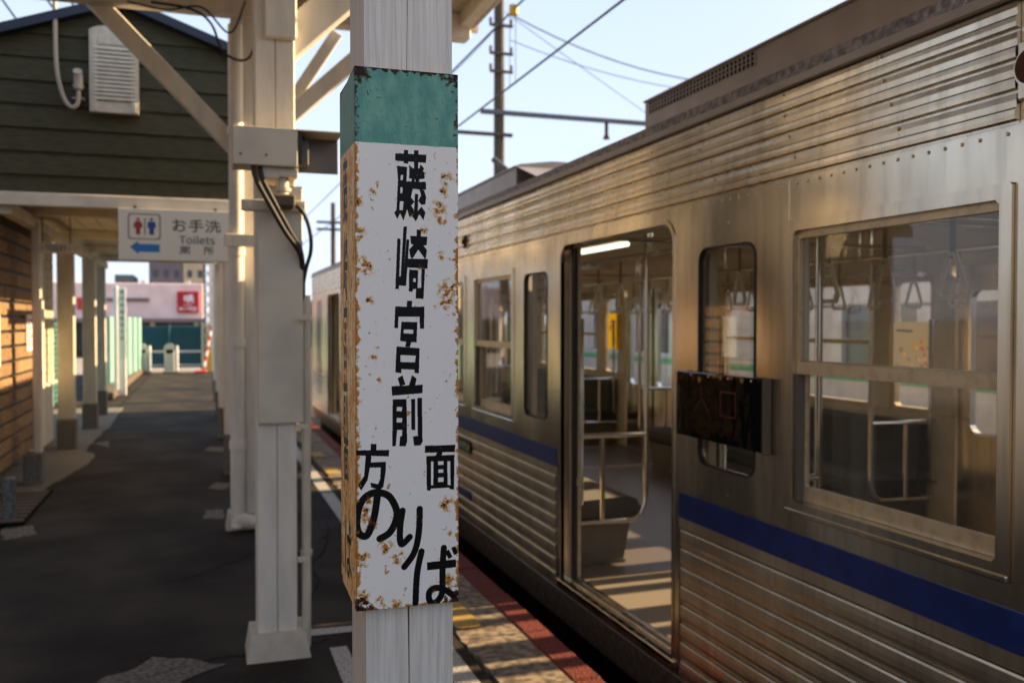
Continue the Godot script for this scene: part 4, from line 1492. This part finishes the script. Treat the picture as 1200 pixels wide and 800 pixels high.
func sign_face(w: int, h: int, px: float, side: bool) -> Array:
	# px: pixels per 0.1 mm; returns colour and relief
	var im := Image.create(w, h, false, Image.FORMAT_RGB8)
	var rel := Image.create(w, h, false, Image.FORMAT_RGB8)
	var ink := Image.create(w, h, false, Image.FORMAT_RGB8)
	ink.fill(Color.BLACK)
	var kanji := {
		"藤": ["577,1279 1065,1274 1057,1399 573,1392", "711,1221 779,1218 778,1429 708,1424", "871,1216 941,1212 935,1502 870,1505", "601,1469 760,1478 750,1700 749,2159 703,2302 648,2190 606,2282 557,2188 593,2147 618,1680/662,1606 699,1604 691,1685 658,1687/654,1795 691,1793 685,1883 652,1885/645,2011 705,2008 690,2144 639,2146", "791,1446 852,1497 953,1492 972,1427 1027,1488 1009,1534 1031,1542 1036,1641 990,1654 953,1656 945,1700 894,1702 886,1652 790,1653 796,1545", "750,1700 1055,1694 1058,1818 750,1808", "835,1647 883,1649 875,1703 827,1705", "750,1799 851,1804 819,1940 874,2007 826,2066 749,2141", "952,1808 1027,1823 1060,1930 1045,2039 985,2051 934,1990 980,1906", "882,1883 934,1890 924,2261 892,2308 813,2193 868,2155", "758,2123 813,2058 869,2137 850,2192 795,2248", "924,2153 985,2078 1048,2166 1016,2285 952,2197 924,2243"],
		"崎": ["605,2580 656,2582 627,3354 572,3358", "702,2397 757,2391 700,3172 655,3173", "748,2593 792,2592 739,3307 687,3308", "578,3165 737,3162 740,3307 576,3300", "910,2435 977,2438 973,2542 910,2538", "807,2534 1077,2539 1066,2672 1016,2677 1071,2748 1047,2894 932,2742 839,2889 811,2863 788,2746 858,2672 817,2655", "756,2886 1084,2884 1080,3035 761,3023", "789,3053 931,3060 921,3350 847,3355 838,3396 783,3388/853,3188 894,3187 890,3245 849,3242", "983,3031 1039,3040 1014,3504 889,3499 897,3341 977,3331"],
		"宮": ["755,3533 834,3536 830,3628 1028,3624 1022,3968 957,3964 952,3779 620,3779 612,3960 554,3953 571,3621 749,3629", "666,3859 916,3864 903,4179 821,4173 795,4254 722,4245 740,4167 643,4154/702,3976 851,3982 849,4046 698,4036", "588,4238 951,4270 939,4660 872,4652 868,4601 664,4588 660,4652 568,4635/651,4371 891,4383 876,4488 651,4479"],
		"前": ["605,4729 680,4686 727,4830 640,4850", "831,4686 902,4740 878,4850 781,4840", "507,4850 1000,4838 993,4969 517,4995", "526,5051 743,5054 750,5715 725,5784 628,5780 641,5628 671,5621 675,5530 595,5524 571,5777 518,5775/593,5168 676,5176 667,5241 586,5235/592,5338 679,5346 667,5415 582,5408", "814,5056 878,5054 880,5538 819,5533", "911,5042 986,5040 995,5726 957,5782 859,5778 843,5636 920,5631"],
		"方": ["187,5725 273,5728 272,5839 186,5835", "-38,5813 470,5830 463,5929 -34,5891", "108,5897 196,5911 186,6007 420,6011 415,6153 377,6393 327,6440 192,6392 177,6318 295,6349 328,6272 338,6095 171,6087 136,6274 37,6432 -11,6346 82,6210"],
		"面": ["1032,5790 1522,5796 1511,5907 1029,5900", "1229,5894 1319,5893 1288,5977 1195,5973", "1054,5951 1508,5952 1500,6501 1427,6489 1422,6463 1125,6466 1120,6496 1061,6488/1126,6040 1169,6042 1164,6413 1128,6411/1391,6048 1438,6050 1443,6429 1396,6421/1241,6041 1329,6045 1329,6100 1241,6101/1246,6172 1324,6171 1324,6226 1246,6222/1241,6297 1329,6297 1329,6367 1241,6367"],
	}
	var kana := {
		"の": ["286,6518 238,6836 153,7081 84,7137 -5,7070 -32,6901 16,6655 127,6517 281,6476 463,6543 576,6747 575,6915 476,7105 321,7191"],
		"り": ["675,6781 640,7004 634,7215 668,7302 788,7198", "947,6771 932,7138 859,7445 701,7658"],
		"ば": ["974,7440 902,7789 877,8241", "1061,7680 1530,7671", "1333,7411 1309,7739 1308,8083 1249,8220 1161,8269 1095,8205 1104,8078 1220,8031 1367,8088 1499,8187", "1382,7458 1441,7578", "1486,7409 1530,7527"],
	}
	var put_pt := func(p: Vector2, key: String) -> Vector2:
		if not side:
			return Vector2(p.x + 43, p.y) * px
		if key in "藤崎宮前":
			return Vector2((p.x - 500) * .95 + 330, p.y) * px
		if key in "方面":
			return Vector2((p.x - 1025) * 1.1 + 350, p.y - 60) * px
		return Vector2((p.x - 1000) * 1.1 + 620, p.y - 350) * px
	for key in kanji:
		if side and key == "方":
			continue
		for poly in kanji[key]:
			var loops := []
			for l in poly.split("/"):
				var q := pts(l)
				for i in q.size():
					q[i] = put_pt.call(q[i], key)
				loops.append(q)
			fill(ink, loops, Color.WHITE)
	for key in kana:
		if side and key != "ば":
			continue
		for l in kana[key]:
			var q := pts(l)
			for i in q.size():
				q[i] = put_pt.call(q[i], key)
			var wide := 100.0
			if key == "ば" and q.size() == 2:
				wide = 125.0 if q[0].distance_to(q[1]) / px > 200 else 70.0
			if key == "の":
				wide = 110.0
			stroke(ink, smooth(q) if q.size() > 2 else q, wide * px, Color.WHITE, q.size() > 2)
	var spots := []
	if side:
		for i in 46:
			spots.append(Vector3(rng.randf_range(0, 1600), rng.randf_range(1100, 8260), rng.randf_range(40, 190)))
	else:
		for t in ["1439,1634,104 1301,2105,130 1356,2275,91 1384,1836,91 1450,3365,169 1409,3566,117 1341,2834,78 138,3017,143 228,3535,65 62,2502,117 272,1886,65 126,6768,104 217,6932,130 97,7487,117 454,7318,117 653,7506,104 1432,6720,117 1444,7937,117 95,8078,117 624,8235,91 358,8156,78 1195,8049,65 264,4421,65 355,4749,52 64,2024,78 1473,7195,52 1069,2444,65 205,6577,78"]:
			for e in t.split(" "):
				var c: PackedStringArray = e.split(",")
				spots.append(Vector3(float(c[0]), float(c[1]), float(c[2])))
	var na := FastNoiseLite.new()
	na.seed = 5
	na.frequency = 1.0 / 130.0
	na.fractal_octaves = 4
	var nb := FastNoiseLite.new()
	nb.seed = 9
	nb.frequency = 1.0 / 420.0
	nb.fractal_octaves = 3
	var nf := FastNoiseLite.new()
	nf.seed = 15
	nf.frequency = 1.0 / 38.0
	nf.fractal_octaves = 2
	var W := w / px
	var H := h / px
	for j in h:
		for i in w:
			var q := Vector2(i + .5, j + .5) / px
			var a := na.get_noise_2d(q.x, q.y)
			var b := nb.get_noise_2d(q.x * 1.5, q.y * .6)
			var col := Color(.93, .905, .865)
			var height := .5 + a * .04
			if q.y < 1140.0 + b * 8.0:
				var brush := na.get_noise_2d(q.x * 2.2, q.y * .7 + 300.0)
				col = Color(.36, .58, .52).lerp(Color(.46, .65, .575), clampf(.5 + b * 1.2, 0, 1))
				height = .5 + brush * .32 + a * .12
			elif side:
				col = Color(.97, .89, .72).lerp(Color(.90, .62, .26), clampf(.45 + b * 1.5 + a * 1.1 + na.get_noise_2d(q.x * 2.5, q.y * .12) * 1.2, 0, 1))
			var ed := minf(minf(q.x, W - q.x), H - q.y)
			var rr_ := rust_at(spots, q)
			var f := nf.get_noise_2d(q.x, q.y)
			var rust := clampf((rr_ * (1.0 + a * 1.5 + f * .6) - .58) * 2.4, 0, 1)
			if not side:
				col = col.lerp(Color(.82, .64, .40), clampf((rr_ * (1.0 + a * 1.8 + f * .4) - .26) * 1.5, 0, .62))
			a += f * .18
			rust = maxf(rust, clampf((a * 1.3 + b * .8 - .86) * 3.0, 0, .8))
			# rusty rims and corners
			rust = maxf(rust, clampf((1.0 - q.x / 70.0 + a * 1.0 + b * .5 - .18) * 1.6, 0, 1))
			rust = maxf(rust, clampf((1.0 - (W - q.x) / 60.0 + a * 1.5 + b * 1.0 - .45) * 1.8, 0, 1))
			rust = maxf(rust, clampf((1.0 - (H - q.y) / 60.0 + a * 1.4 + b - .4) * 1.6, 0, 1))
			var dark := clampf((1.0 - minf(q.distance_to(Vector2(0, 0)), q.distance_to(Vector2(W, 0)) * 1.1) / 260.0 + a * .9) * 2.2, 0, 1)
			dark = maxf(dark, clampf((1.0 - q.y / 55.0 + a * 1.4 - .2) * 2.0, 0, 1))
			dark = maxf(dark, clampf((1.0 - minf(q.distance_to(Vector2(0, H)), q.distance_to(Vector2(W, H))) / 250.0 + a * 1.0 - .1) * 2.2, 0, 1))
			if ink.get_pixel(i, j).r > .5:
				col = Color(.02, .02, .026) if not side else Color(.11, .10, .085)
				rust *= clampf(a * 2.0 - .1, 0, .8) if not side else .45
				height += .05
			var tone := Color(.56, .30, .07).lerp(Color(.74, .49, .18), clampf(.5 + a * 1.4, 0, 1))
			if rr_ > .45 and a > .42:
				tone = Color(.13, .07, .05)
			if q.y < 1140.0:
				tone = Color(.24, .13, .07)
				rust *= .75
			col = col.lerp(tone, rust)
			col = col.lerp(Color(.12, .065, .045).lerp(Color(.22, .10, .05), clampf(.5 + a * 2, 0, 1)), dark)
			height += rust * (.10 + a * .5) + dark * a * .8
			im.set_pixel(i, j, col)
			rel.set_pixel(i, j, Color(height, height, height))
	return [im, rel]

func make_sign() -> void:
	var o := thing("station_name_box", "rusty white enamel box with green top band and large black characters on the nearest post", "sign", V(.306, 1.06, 1.48))
	var x0 := .2222
	var x1 := .3838
	var y0 := 1.0580
	var y1 := 1.8860
	var s := ms()
	bx(s, x0 + .0012, x1 - .0012, y0 + .001, y1 - .001, 1.4012, 1.564, .003)
	obj("box", s, M.rusty_steel, o)
	var a := sign_face(368, 1888, .228, false)
	var m := picture(a[0], .46)
	m.metallic_specular = .3
	relief(m, ImageTexture.create_from_image(a[1]), .2)
	s = ms()
	# the front sheet: flat, with rolled edges
	var r := .004
	decal_z(s, 1.40, x0, x1, y0, y1)
	obj("front_sheet", s, m, o)
	a = sign_face(200, 950, .115, true)
	m = picture(a[0], .5)
	relief(m, ImageTexture.create_from_image(a[1]), .1)
	s = ms()
	# the side sheet bows in at its far edge, top and bottom
	var u := [0.0, .25, .8, 1.0]
	var loop := []
	face(s, [V(x0, y1, 1.4005), V(x0, y1 - .012, 1.555), V(x0, y0 + .012, 1.555), V(x0, y0, 1.4005)], Vector3.LEFT, [Vector2(1, 0), Vector2(0, .014), Vector2(0, .986), Vector2(1, 1)])
	obj("side_sheet", s, m, o)

# ---------------------------------------------------------------- the far end of the platform
func make_far_end() -> void:
	var s: SurfaceTool
	var k := 0
	for p in [[-1.62, 29.0], [-.86, 28.8]]:
		var g := thing("gate_bollard", ["pale rounded gate pillar beside the mint sheeting", "pale rounded gate pillar before the teal fence"][k], "gate pillar", V(p[0], 0, p[1]), "gate pillars at the platform's end")
		s = ms()
		bx(s, p[0] - .16, p[0] + .16, 0, .74, p[1] - .12, p[1] + .12, .05)
		tube(s, [V(p[0] - .02, .72, p[1] - .12), V(p[0] - .02, .72, p[1] + .12)], .15, 16)
		obj("body", s, M.gate_metal, g)
		s = ms()
		bx(s, p[0] + .165, p[0] + .23, 0, .80, p[1] - .10, p[1] + .10, .02)
		obj("side_panel", s, M.sign_white, g)
		s = ms()
		bx(s, p[0] - .2, p[0] + .26, 0, .06, p[1] - .16, p[1] + .16, .02)
		obj("plinth", s, M.concrete, g)
		k += 1
	s = ms()
	tube(s, [V(-1.4, .62, 29), V(.0, .62, 29)], .03, 8)
	tube(s, [V(-1.4, .22, 29), V(.0, .22, 29)], .02, 8)
	tag(obj("barrier_rail", s, M.gate_metal), "horizontal pale rail between the gate pillars", "rail")
	# teal mesh fence with posts
	var f := thing("mesh_fence", "dark teal chain-link fence closing the end of the platform", "fence", V(-.9, 0, 31))
	s = ms()
	for i in 36:
		var x := -2.0 + i * .07
		tube(s, [V(x, .05, 31), V(x + .9, 1.38, 31)], .012, 4)
		tube(s, [V(x + .9, .05, 31.02), V(x, 1.38, 31.02)], .012, 4)
	stuff(obj("mesh", s, M.teal, f))
	s = ms()
	bx(s, -1.95, .1, .05, 1.36, 31.06, 31.08)
	obj("sheet", s, M.teal, f)
	for x in [-1.95, -.95, .02]:
		s = ms()
		tube(s, [V(x, 0, 31), V(x, 1.42, 31)], .035, 8)
		obj("post", s, M.teal, f)
	s = ms()
	bx(s, .02, .33, .0, 1.36, 30.2, 30.26, .01)
	tag(obj("hoarding_sheet", s, M.pale_siding), "narrow cream hoarding panel right of the teal fence", "hoarding")
	# mint sheeting along the left side and the green net before it
	var mf := thing("mint_hoarding", "row of pale mint sheets along the left side of the far platform", "hoarding", V(-2.3, 0, 25))
	for i in 8:
		s = ms()
		var z := 19.5 + i * 1.2
		bx(s, -2.05 + .05 * i, -2.0 + .05 * i, .12, 1.62, z, z + 1.17, .01)
		obj("sheet_panel", s, M.mint, mf)
	s = ms()
	bx(s, -2.12, -1.60, 0, .14, 19.4, 29.2, .02)
	obj("kerb", s, M.rusty_steel, mf)
	var nf := thing("net_fence", "green mesh fence with posts between the station house and the pole sign", "fence", V(-2.6, 0, 16))
	for i in 6:
		s = ms()
		tube(s, [V(-2.5, 0, 13.2 + i * 1.2), V(-2.5, 1.55, 13.2 + i * 1.2)], .03, 6)
		obj("post", s, M.mint, nf)
	s = ms()
	for i in 60:
		bx(s, -2.505, -2.495, .05, 1.5, 13.2 + i * .1, 13.2 + i * .1 + .02)
	for i in 15:
		bx(s, -2.505, -2.495, .05 + i * .1, .07 + i * .1, 13.2, 19.2)
	stuff(obj("mesh", s, M.mesh_green, nf))
	# pole sign with green characters
	var ps := thing("pole_sign", "tall white pole sign with green characters beside the mint sheets", "sign", V(-1.56, 0, 20.3))
	s = ms()
	bx(s, -1.68, -1.60, 0, 2.23, 20.3, 20.46, .01)
	bx(s, -1.598, -1.45, .0, 2.20, 20.34, 20.42, .01)
	obj("panel", s, M.sign_white, ps)
	var im := Image.create(60, 640, false, Image.FORMAT_RGB8)
	im.fill(Color(.80, .84, .82))
	var g2 := [["10,20 90,20", "50,20 50,90", "20,60 80,60"], ["20,10 20,90", "20,40 80,40", "80,10 80,90"], ["10,30 90,30", "30,30 20,90", "70,30 80,90", "50,5 50,30"], ["20,20 80,20 80,80 20,80 20,20", "20,50 80,50"], ["50,5 50,95", "10,30 90,30", "15,70 85,70"], ["10,15 60,15 40,80", "70,20 70,90"], ["15,20 85,20", "50,20 50,90 30,85"], ["20,10 80,80", "80,15 20,85"]]
	for i in 8:
		glyph(im, g2[i], Vector2(10, 12 + i * 60), Vector2(40, 44), 7, Color(.06, .42, .22))
	s = ms()
	decal_z(s, 20.337, -1.595, -1.453, .75, 2.18)
	obj("print", s, picture(im, .5), ps)
	# lattice mast and the striped bar leaning beside it
	var lm := thing("lattice_mast", "dark lattice mast at the right of the far platform end", "mast", V(.22, 0, 29))
	for x in [.10, .34]:
		for z in [29.0, 29.25]:
			s = ms()
			bx(s, x - .018, x + .018, 0, 7.5, z - .018, z + .018)
			obj("leg", s, M.rubber, lm)
	for i in 24:
		s = ms()
		var y := i * .31
		beam(s, V(.10, y, 29.0), V(.34, y + .31, 29.0), .02, .02, Vector3(0, 0, 1), 0)
		beam(s, V(.34, y, 29.25), V(.10, y + .31, 29.25), .02, .02, Vector3(0, 0, 1), 0)
		obj("lattice_bar", s, M.rubber, lm)
	var sb := thing("striped_bar", "red and white striped crossing bar leaning at the mast", "barrier", V(.1, 0, 28.6))
	for i in 9:
		s = ms()
		var a := V(.06, .05, 28.5).lerp(V(.31, 1.38, 28.7), i / 9.0)
		var b := V(.06, .05, 28.5).lerp(V(.31, 1.38, 28.7), (i + 1) / 9.0)
		tube(s, [a, b], .035, 8)
		obj("band", s, M.stripe_red if i % 2 == 0 else M.stripe_white, sb)
	s = ms()
	bx(s, -.18, .16, .0, .07, 28.4, 28.7, .02)
	obj("foot", s, M.stripe_red, sb)
	s = ms()
	bx(s, .18, .36, 0, .62, 28.8, 28.9, .02)
	tag(obj("yellow_guard", s, M.yellow), "yellow guard plate at the foot of the lattice mast", "guard")
	# pink shop
	var sh := thing("pink_shop", "low pink building with a red shop sign beyond the platform", "building", V(-6, 0, 48))
	s = ms()
	bx(s, -16, .12, 1.62, 3.26, 45, 60, .03)
	obj("wall", s, M.pink_wall, sh)
	s = ms()
	bx(s, -16, .16, 1.48, 1.66, 43.6, 60, .02)
	obj("canopy", s, M.tower_grey, sh)
	s = ms()
	bx(s, -16, .0, -.06, 1.48, 47, 60)
	obj("shop_front", s, M.window_dark, sh)
	for i in 9:
		s = ms()
		bx(s, -15.5 + i * 1.9, -15.3 + i * 1.9, -.06, 1.5, 45.2, 45.4)
		obj("pillar", s, M.gate_metal, sh)
	for i in 8:
		s = ms()
		bx(s, -14 + i * 1.9, -13.75 + i * 1.9, 3.26, 3.40, 45.3, 45.5, .03)
		obj("roof_vent", s, M.gate_metal, sh)
	s = ms()
	bx(s, -4.6, -2.2, 2.42, 2.58, 44.9, 45.0, .01)
	obj("name_strip", s, M.tower_grey, sh)
	im = Image.create(128, 128, false, Image.FORMAT_RGB8)
	im.fill(Color(.66, .05, .10))
	var wh := Color(.92, .88, .88)
	glyph(im, ["20,30 20,70 45,70 45,30 20,30", "60,15 70,28", "88,12 80,28", "58,38 96,36", "54,58 100,56", "76,38 74,62 50,92", "76,60 100,92"], Vector2(30, 10), Vector2(68, 62), 9, wh)
	glyph(im, ["0,50 14,50", "22,20 40,70", "50,50 70,50", "84,10 84,90", "76,40 96,40"], Vector2(38, 76), Vector2(50, 14), 4, wh)
	glyph(im, ["2,20 18,80", "18,20 2,80", "28,50 44,50", "50,20 64,20 58,85", "72,10 72,90 96,90 96,10 72,10"], Vector2(10, 96), Vector2(108, 22), 6, wh)
	var rs := thing("red_shop_sign", "square red sign with white lettering on the pink building", "sign", V(-.55, 2.4, 44.9))
	s = ms()
	bx(s, -1.02, -.08, 1.92, 2.90, 44.86, 44.98, .01)
	obj("box", s, M.stripe_red, rs)
	s = ms()
	decal_z(s, 44.85, -1.0, -.1, 1.94, 2.88)
	obj("print", s, picture(im, .5), rs)
	s = ms()
	bx(s, -5.2, -4.7, 2.05, 2.58, 44.9, 44.98, .01)
	tag(obj("small_red_sign", s, M.stripe_red), "small red sign at the left end of the grey name strip", "sign")
	# blocks of flats behind
	for b in [["grey_tower", "grey brown tower block behind the pink building", -7.4, -2.6, 26.0, "tower_grey", 150.0], ["cream_tower", "cream tower block right of the grey one", -2.5, .8, 22.0, "tower_cream", 150.0], ["low_block", "small pale grey block on the skyline left of the towers", -12.2, -9.6, 8.6, "galv", 150.0], ["right_block", "pale grey block behind the lattice mast", 1.4, 9.0, 12.0, "gate_metal", 160.0]]:
		var t := thing(b[0], b[1], "building", V((b[2] + b[3]) / 2, 0, b[6]))
		s = ms()
		bx(s, b[2], b[3], -1, b[4], b[6], b[6] + 12)
		obj("wall", s, M[b[5]], t)
		var y := 5.5
		while y < b[4] - 2:
			var x: float = b[2] + .6
			while x < b[3] - .9:
				s = ms()
				bx(s, x, x + .7, y, y + 1.1, b[6] - .05, b[6] + .1)
				obj("window", s, M.window_dark, t)
				x += 1.5
			y += 2.8
	# roofs far along the line, right of the tracks
	k = 0
	for b in [[9.0, 17.0, 2.8, 95.0, "tower_grey"], [1.9, 6.0, 3.2, 120.0, "gate_metal"], [18.0, 30.0, 4.0, 110.0, "pale_siding"]]:
		var t := thing("far_house", ["grey house far along the right of the tracks", "pale house at the end of the tracks", "cream house far off to the right of the tracks"][k], "house", V((b[0] + b[1]) / 2, -1, b[3]), "houses far along the tracks")
		s = ms()
		bx(s, b[0], b[1], -1.1, b[2], b[3], b[3] + 9)
		obj("wall", s, M[b[4]], t)
		s = ms()
		extrude(s, [Vector2(b[0] - .4, b[2]), Vector2((b[0] + b[1]) / 2, b[2] + 1.6), Vector2(b[1] + .4, b[2])], b[3] - .4, b[3] + 9.4)
		obj("roof", s, M.tower_grey, t)
		for i in 3:
			s = ms()
			var x: float = lerpf(b[0], b[1], .2 + i * .3)
			bx(s, x - .5, x + .5, .4, 1.8, b[3] - .06, b[3] + .1)
			obj("window", s, M.window_dark, t)
		k += 1

# a stabled train and posters: what the far windows of the train look out on
func make_far_side() -> void:
	var t := thing("parked_train", "silver train parked on a further track, seen through the far windows", "train", V(10.9, -1.12, 8))
	var s := ms()
	bx(s, 9.5, 12.3, -.2, .82, -12, 26, .03)
	bx(s, 9.5, 12.3, 1.72, 2.36, -12, 26, .05)
	for i in 16:
		bx(s, 9.5, 12.3, .82, 1.72, -12 + i * 2.4, -11.2 + i * 2.4)
	obj("body", s, M.silver_train, t)
	s = ms()
	extrude(s, [Vector2(9.52, 2.34), Vector2(9.8, 2.55), Vector2(10.9, 2.7), Vector2(12.0, 2.55), Vector2(12.28, 2.34)], -12, 26)
	obj("roof", s, M.roof_paint, t)
	for i in 15:
		s = ms()
		face(s, [V(9.58, .82, -11.2 + i * 2.4), V(9.58, 1.72, -11.2 + i * 2.4), V(9.58, 1.72, -9.6 + i * 2.4), V(9.58, .82, -9.6 + i * 2.4)], Vector3.LEFT)
		obj("window", s, M.window_dark, t)
	s = ms()
	bx(s, 9.485, 9.51, .60, .72, -12, 26)
	obj("stripe", s, M.sign_green, t)
	s = ms()
	bx(s, 9.7, 12.1, -1.0, -.2, -12, 26)
	obj("underframe", s, M.black, t)
	# posts beside the far track, whose shadows fall across the train floor
	for i in 2:
		var tp := thing("trackside_post", ["square timber post beside the far track, the nearer of the two", "square timber post beside the far track, the farther of the two"][i], "post", V(6.4, -1.12, [3.88, 4.52][i]), "posts beside the far track")
		s = ms()
		bx(s, 6.34, 6.46, -1.12, 2.75, [3.82, 4.46][i], [3.94, 4.58][i], .008)
		obj("shaft", s, M.pole_wood, tp)
		s = ms()
		bx(s, 6.33, 6.47, 2.75, 2.80, [3.81, 4.45][i], [3.95, 4.59][i], .012)
		obj("cap", s, M.galv, tp)
	# yellow poster in the far window of the train
	var im := Image.create(120, 170, false, Image.FORMAT_RGB8)
	im.fill(Color(.92, .78, .12))
	var r2 := RandomNumberGenerator.new()
	r2.seed = 3
	for i in 26:
		var p := Vector2(r2.randf_range(10, 100), r2.randf_range(20, 160))
		stroke(im, PackedVector2Array([p, p + Vector2(r2.randf_range(3, 14), r2.randf_range(-4, 8))]), r2.randf_range(4, 10), [Color(.62, .48, .32), Color(.9, .82, .6), Color(.7, .2, .12), Color(.4, .42, .45)][i % 4])
	s = ms()
	decal(s, 4.595, 10.02, 9.66, 1.18, 1.60)
	tag(obj("yellow_poster", s, paper(im)), "yellow poster on the far pocket window inside the train", "poster")
	im = Image.create(160, 130, false, Image.FORMAT_RGB8)
	im.fill(Color(.66, .63, .56))
	for i in 30:
		var p := Vector2(r2.randf_range(10, 140), r2.randf_range(40, 120))
		stroke(im, PackedVector2Array([p, p + Vector2(r2.randf_range(3, 12), r2.randf_range(-4, 6))]), r2.randf_range(4, 9), [Color(.75, .62, .2), Color(.7, .35, .28), Color(.85, .7, .5), Color(.5, .5, .4)][i % 4])
	stroke(im, pts("20,20 80,22"), 5, Color(.3, .27, .25))
	stroke(im, pts("14,108 70,108"), 6, Color(.62, .12, .10))
	s = ms()
	decal(s, 4.595, 5.27, 4.88, 1.12, 1.50)
	tag(obj("white_poster", s, paper(im)), "white poster with coloured pictures seen through the near train window", "poster")
	# black glossy sheet hung over the red lettering on the nearest pocket window
	var b := thing("black_banner", "glossy black sheet with faint red lettering fixed over the nearest pocket window", "banner", V(XT - .03, 1.05, 3.02))
	s = ms()
	bx(s, XT - .030, XT - .016, 1.045, 1.303, 2.735, 3.337, .003)
	obj("sheet", s, M.banner if M.has("banner") else plain("banner", lin(.004, .003, .003), .04), b)
	M.banner.normal_enabled = true
	M.banner.normal_texture = bumps(.012, 91, 2, 6.0)
	M.banner.normal_scale = .09
	M.banner.uv1_triplanar = true
	M.banner.uv1_scale = Vector3(2.0, 1.2, 2.0)
	s = ms()
	bx(s, XT - .031, XT - .0005, 1.040, 1.304, 2.718, 2.733, .004)
	obj("edge_bar", s, M.rusty_steel, b)
	s = ms()
	for q in [[3.14, 1.255, 3.14, 1.205], [3.14, 1.205, 3.185, 1.16], [3.14, 1.205, 3.085, 1.155], [3.0, 1.24, 3.0, 1.15], [3.0, 1.24, 2.90, 1.24], [2.90, 1.24, 2.90, 1.15], [3.0, 1.15, 2.90, 1.15]]:
		beam(s, V(XT - .0305, q[1], q[0]), V(XT - .0305, q[3], q[2]), .002, .005, Vector3.UP if q[0] != q[2] else Vector3(0, 0, 1), 0)
	obj("red_lettering", s, plain("dim_red", lin(.075, .004, .005), .3), b)
	for z in [2.80, 2.95, 3.09, 3.22]:
		s = ms()
		knob(s, V(XT - .031, 1.290, z), .006)
		obj("fixing", s, M.steel_trim, b)

# ---------------------------------------------------------------- poles and wires
func wire(a: Vector3, b: Vector3, sag: float, r: float, label: String, group := "overhead wires") -> void:
	var p := []
	for i in 15:
		var t := i / 14.0
		p.append(a.lerp(b, t) - Vector3(0, sag * 4.0 * t * (1 - t), 0))
	var s := ms()
	tube(s, p, r, 5)
	tag(obj("overhead_wire", s, M.wire), label, "wire", group)

func make_overhead() -> void:
	var s: SurfaceTool
	var k := 0
	for p in [[7.19, 22.3, 10.4, .15], [5.41, 40.0, 6.6, .12]]:
		var o := thing("utility_pole", ["tall weathered wooden pole with two crossarms behind the train roof", "distant thin pole with two crossarms seen beside the name box"][k], "pole", V(p[0], -1.1, p[1]), "line poles beyond the train")
		s = ms()
		tube(s, [V(p[0], -1.1, p[1]), V(p[0], p[2], p[1])], p[3] * 1.05, 10, p[3] * .8)
		obj("shaft", s, M.pole_wood, o)
		if k == 0:
			s = ms()
			bx(s, 6.66, 11.6, 6.70, 6.82, 22.12, 22.2, .01)
			obj("crossarm", s, M.galv, o)
			s = ms()
			bx(s, 5.9, 7.5, 6.16, 6.25, 22.12, 22.2, .01)
			obj("crossarm", s, M.pole_wood, o)
			for y in [8.9, 8.2, 7.75]:
				s = ms()
				bx(s, 6.9, 7.5, y, y + .06, 22.1, 22.18)
				for x in [6.92, 7.46]:
					tube(s, [V(x, y + .05, 22.14), V(x, y + .2, 22.14)], .04, 8)
				obj("insulator_arm", s, M.rusty_steel, o)
			s = ms()
			tube(s, [V(10.1, 6.4, 22.16), V(10.1, 6.7, 22.16)], .05, 8)
			tube(s, [V(10.1, 6.28, 22.16), V(10.1, 6.42, 22.16)], .10, 8, .04)
			obj("insulator", s, M.rust, o)
		else:
			for y in [5.45, 5.75]:
				s = ms()
				bx(s, 4.7, 6.2, y - .05, y + .05, 39.85, 39.95)
				obj("crossarm", s, M.pole_wood, o)
		k += 1
	wire(V(3.27, 4.15, -6), V(3.27, 4.15, 45), .05, .012, "contact wire running above the train roof up to the right corner of the sky")
	wire(V(3.27, 5.0, -6), V(3.27, 5.0, 45), .10, .012, "carrier wire above the contact wire beside the wooden pole")
	wire(V(7.47, 9.30, 22.3), V(16.0, 8.25, 22.3), .62, .018, "upper thick cable sagging from the wooden pole to the right")
	wire(V(7.49, 8.64, 22.3), V(16.0, 7.95, 22.3), .45, .011, "thin lower cable sagging from the wooden pole to the right")
	wire(V(7.35, 9.33, 22.3), V(14.0, 5.6, 22.3), .03, .009, "thin stay running down from the wooden pole to the train roof")
	wire(V(7.1, 8.9, 22.1), V(5.2, 7.0, 22.6), .1, .010, "thin slack wire falling from the wooden pole towards the name box")
	s = ms()
	for z in [9.55, 9.75]:
		tube(s, [V(3.27, 4.12, z), V(3.27, 4.90, z)], .004, 5)
	tag(obj("dropper_wire", s, M.wire), "vertical dropper between carrier and contact wire", "wire")
	s = ms()
	tube(s, [V(3.27, 4.86, 9.62), V(3.27, 4.91, 9.62), V(3.27, 4.96, 9.62)], .05, 10)
	tag(obj("insulator", s, M.yellow), "yellow insulator on the carrier wire near the top of the wooden pole", "insulator")
	for i in 5:
		var x: float = [-2.7, -2.3, -1.95, -1.5, -1.25][i]
		wire(V(x - .9, 6.3, 11.0), V(x + .75, 3.9 - .1 * i, 9.0), .05, .010, ["first of the wires coming down to the gable from the upper left", "second wire of the bundle left above the gable", "third wire of the bundle, middle one above the gable", "fourth wire of the bundle above the gable roof", "wire of the bundle nearest the conduit above the gable"][i], "wires above the gable")
	wire(V(-1.5, 6.3, 20.0), V(3.0, 5.4, 24.0), .15, .012, "single wire crossing the sky between the gable and the canopy beam")
	s = ms()
	tube(s, [V(-1.75, 4.66, 9.0), V(-1.55, 4.6, 9.0)], .07, 8)
	tag(obj("wire_splice", s, M.cable), "dark splice box on the wires at the upper left corner", "splice box")
